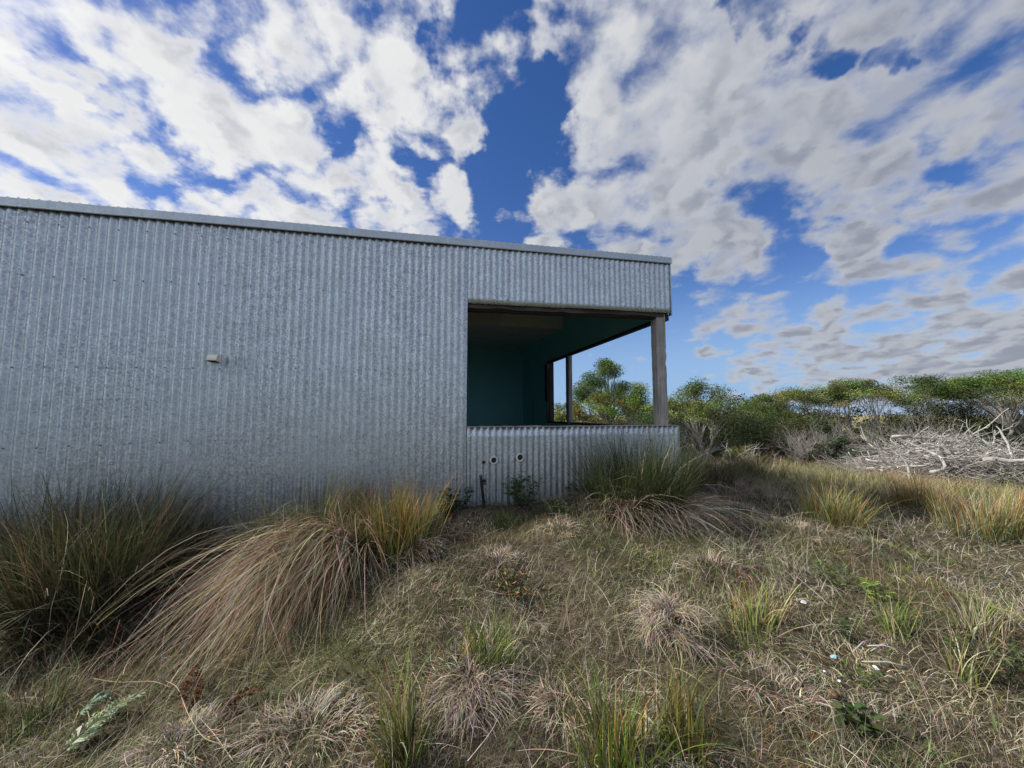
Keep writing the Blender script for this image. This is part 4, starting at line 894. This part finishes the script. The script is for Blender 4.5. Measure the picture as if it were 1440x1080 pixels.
cb = nt.nodes.new('ShaderNodeCombineXYZ'); L(nt, mt('DIVIDE', sp_.outputs[0], zc), cb.inputs[0]); L(nt, mt('DIVIDE', sp_.outputs[1], zc), cb.inputs[1]); P_ = cb.outputs[0]
def n2d(vec, scale, detail, rough, dist=0.0):
    n = nt.nodes.new('ShaderNodeTexNoise'); n.noise_dimensions = '2D'; n.inputs['Scale'].default_value = scale; n.inputs['Detail'].default_value = detail
    n.inputs['Roughness'].default_value = rough; n.inputs['Distortion'].default_value = dist; L(nt, vec, n.inputs['Vector']); return n.outputs[0]
def vor(vec, scale, detail=1.5, smooth=.6):
    n = nt.nodes.new('ShaderNodeTexVoronoi'); n.voronoi_dimensions = '2D'; n.feature = 'SMOOTH_F1'; n.normalize = False
    n.inputs['Scale'].default_value = scale; n.inputs['Detail'].default_value = detail; n.inputs['Roughness'].default_value = .5; n.inputs['Smoothness'].default_value = smooth
    L(nt, vec, n.inputs['Vector']); return n.outputs['Distance']
def cmix(f, a, b):
    return mixc(nt, f, a, b)
sund = np.array([sin(SUN_AZ), cos(SUN_AZ)])
wn = nt.nodes.new('ShaderNodeTexNoise'); wn.noise_dimensions = '2D'; wn.inputs['Scale'].default_value = 4.0; wn.inputs['Detail'].default_value = 5; wn.inputs['Roughness'].default_value = .6; L(nt, P_, wn.inputs['Vector'])
warp = vm('SCALE', vm('SUBTRACT', wn.outputs['Color'], (.5, .5, .5)).outputs[0]); warp.inputs['Scale'].default_value = .22
Pw = vm('ADD', P_, warp.outputs[0]).outputs[0]
off = vm('ADD', Pw, (float(sund[0] * .05), float(sund[1] * .05), 0.)).outputs[0]
rgt = mr(sp_.outputs[0], -.05, .5, 0, 1)                                 # softer, larger banks away from the sun
puff = mt('SUBTRACT', .95, vor(Pw, 7.0))
fine = mt('ADD', mt('MULTIPLY', puff, .42), mt('MULTIPLY', n2d(P_, 6.5, 10, .62, .1), .58))
soft = mt('ADD', mt('MULTIPLY', mt('SUBTRACT', .95, vor(Pw, 5.6, 1.0, .8)), .36), mt('MULTIPLY', n2d(P_, 5.2, 8, .54, .1), .64))
n0 = mt('ADD', mt('MULTIPLY', fine, mt('SUBTRACT', 1.0, rgt)), mt('MULTIPLY', soft, rgt))
s0 = mt('ADD', mt('MULTIPLY', mt('SUBTRACT', .95, vor(Pw, 7.0)), .5), mt('MULTIPLY', n2d(Pw, 4.0, 4, .5), .5))
s1 = mt('ADD', mt('MULTIPLY', mt('SUBTRACT', .95, vor(off, 7.0)), .5), mt('MULTIPLY', n2d(off, 4.0, 4, .5), .5))
# where the gaps (-) and banks (+) of this sky are: (u, v, radius in px, amount)
BL = [(668, 25, 70, -.24), (730, 150, 66, -.18), (748, 225, 55, -.14), (705, 300, 58, -.15), (585, 180, 60, -.17), (430, 95, 60, -.13), (235, 225, 65, -.12), (340, 85, 50, -.09), (390, 300, 50, -.07), (200, 20, 40, -.06), (170, 190, 40, -.05), (560, 330, 40, -.05), (130, 60, 50, -.04),
      (600, 265, 80, .13), (600, 70, 100, .11), (480, 30, 100, .07), (470, 170, 110, .07), (450, 260, 90, .08), (660, 215, 50, .08), (690, 110, 50, .06), (60, 240, 130, .08), (100, 120, 150, .06), (300, 230, 120, .05), (270, 90, 110, .07), (170, 150, 70, .07),
      (930, 110, 180, .10), (1250, 190, 230, .09), (1400, 60, 180, .10), (880, 265, 130, .08), (1170, 260, 140, .08), (735, 25, 60, .14), (1010, 200, 120, .07), (830, 330, 70, .08),
      (1155, 92, 50, -.15), (1256, 104, 50, -.15), (1070, 15, 60, -.18), (1110, 390, 90, -.14), (1000, 385, 50, -.10), (1330, 372, 100, -.13), (1060, 250, 60, -.06), (1380, 240, 60, -.06), (1000, 500, 140, -.16), (880, 500, 120, -.17), (1240, 520, 90, -.05), (900, 190, 60, -.04),
      (970, 350, 70, .10), (1300, 440, 180, .11), (1100, 465, 110, .11), (1440, 400, 120, .08), (1300, 310, 120, .08), (1010, 430, 60, .11), (1200, 330, 80, .07), (1400, 470, 120, .08), (1330, 550, 120, .08), (1080, 505, 110, .07), (1420, 515, 150, .10), (770, 330, 60, .08), (1000, 300, 90, .07)]
wn3 = nt.nodes.new('ShaderNodeTexNoise'); wn3.inputs['Scale'].default_value = 5.5; wn3.inputs['Detail'].default_value = 5; wn3.inputs['Roughness'].default_value = .6; L(nt, nd, wn3.inputs['Vector'])
w3 = vm('SCALE', vm('SUBTRACT', wn3.outputs['Color'], (.5, .5, .5)).outputs[0]); w3.inputs['Scale'].default_value = .42
ndw = vm('NORMALIZE', vm('ADD', nd, w3.outputs[0]).outputs[0]).outputs[0]                  # torn edges for banks and gaps
acc = None
for (u, v, rpx, amt) in BL:
    c = ray(u, v); c = c / np.linalg.norm(c); c2 = ray(u + rpx, v); c2 = c2 / np.linalg.norm(c2); cr = float(c @ c2)
    dt = vm('DOT_PRODUCT', ndw, (float(c[0]), float(c[1]), float(c[2]))).outputs['Value']
    g = mr(dt, cr - (1 - cr) * .6, 1.0, 0.0, amt); acc = g if acc is None else mt('ADD', acc, g)
acc = mt('ADD', acc, mr(sp_.outputs[0], -.5, .1, .125, .055))
acc = mt('ADD', acc, mt('MULTIPLY', mr(sp_.outputs[2], .10, .22, .07, 0), mr(sp_.outputs[0], .2, .5, 0, 1)))   # low bands over the scrub
acc = mt('ADD', acc, mr(sp_.outputs[1], .25, -.3, 0.0, .07))            # unseen cloud added behind the camera to raise the ambient light
den = mt('ADD', n0, acc)
cov = mr(den, .40, .69, 0, 1)
thick = mr(den, .54, .74, 0, 1)
lit = mr(mt('SUBTRACT', s0, s1), -.20, .16, 0, 1)
sdir = (float(cos(SUN_EL) * sund[0]), float(cos(SUN_EL) * sund[1]), float(sin(SUN_EL)))
sdot = vm('DOT_PRODUCT', nd, sdir).outputs['Value']
toward = mr(sdot, -.25, .75, 0, 1); glow = mr(sdot, .82, 1.0, 1.0, 2.2)
shade = cmix(toward, (1.45, 1.58, 1.92), (3.1, 3.2, 3.35)); bright = cmix(toward, (2.75, 2.85, 3.05), (5.05, 5.0, 4.85))
cc = cmix(mt('MULTIPLY', mt('SUBTRACT', 1.0, mt('MULTIPLY', lit, .62)), mt('ADD', mt('MULTIPLY', thick, .8), .2)), bright, shade)
gl = vm('SCALE', cc); L(nt, glow, gl.inputs['Scale']); cc = gl.outputs[0]
hs = nt.nodes.new('ShaderNodeHueSaturation'); hs.inputs['Saturation'].default_value = 1.3; hs.inputs['Value'].default_value = .57; L(nt, sky.outputs[0], hs.inputs['Color'])
blue = mixc(nt, 1.0, hs.outputs[0], (1.1, .90, 1.1), 'MULTIPLY')
low = cmix(mr(sp_.outputs[2], .0, .36, .95, 0), blue, (1.4, 2.42, 3.85))          # clear pale blue air low down
L(nt, cmix(mt('MULTIPLY', cov, mr(sp_.outputs[2], .0, .05, .55, .97)), low, cc), bg.inputs['Color'])

sl = bpy.data.lights.new('sun', 'SUN'); sl.energy = 3.2; sl.angle = radians(4); sl.color = (1, .95, .86)
so = bpy.data.objects.new('sun', sl); C.objects.link(so)
from mathutils import Vector
so.rotation_euler = Vector(sdir).to_track_quat('Z', 'Y').to_euler(); so.location = (-20, 5, 25)

cam = bpy.data.cameras.new('camera'); co = bpy.data.objects.new('camera', cam); C.objects.link(co)
cam.sensor_width = 36; cam.lens = 36 * F / 1440; cam.clip_end = 20000; cam.clip_start = .05
co.location = (0, 0, CZ); co.rotation_euler = (pi / 2 + TH, 0, 0)
sc = bpy.context.scene; sc.camera = co; sc.cycles.diffuse_bounces = 7; sc.cycles.max_bounces = 12
sc.view_settings.view_transform = 'Standard'; sc.view_settings.look = 'None'; sc.view_settings.exposure = 1.0; sc.view_settings.gamma = 1
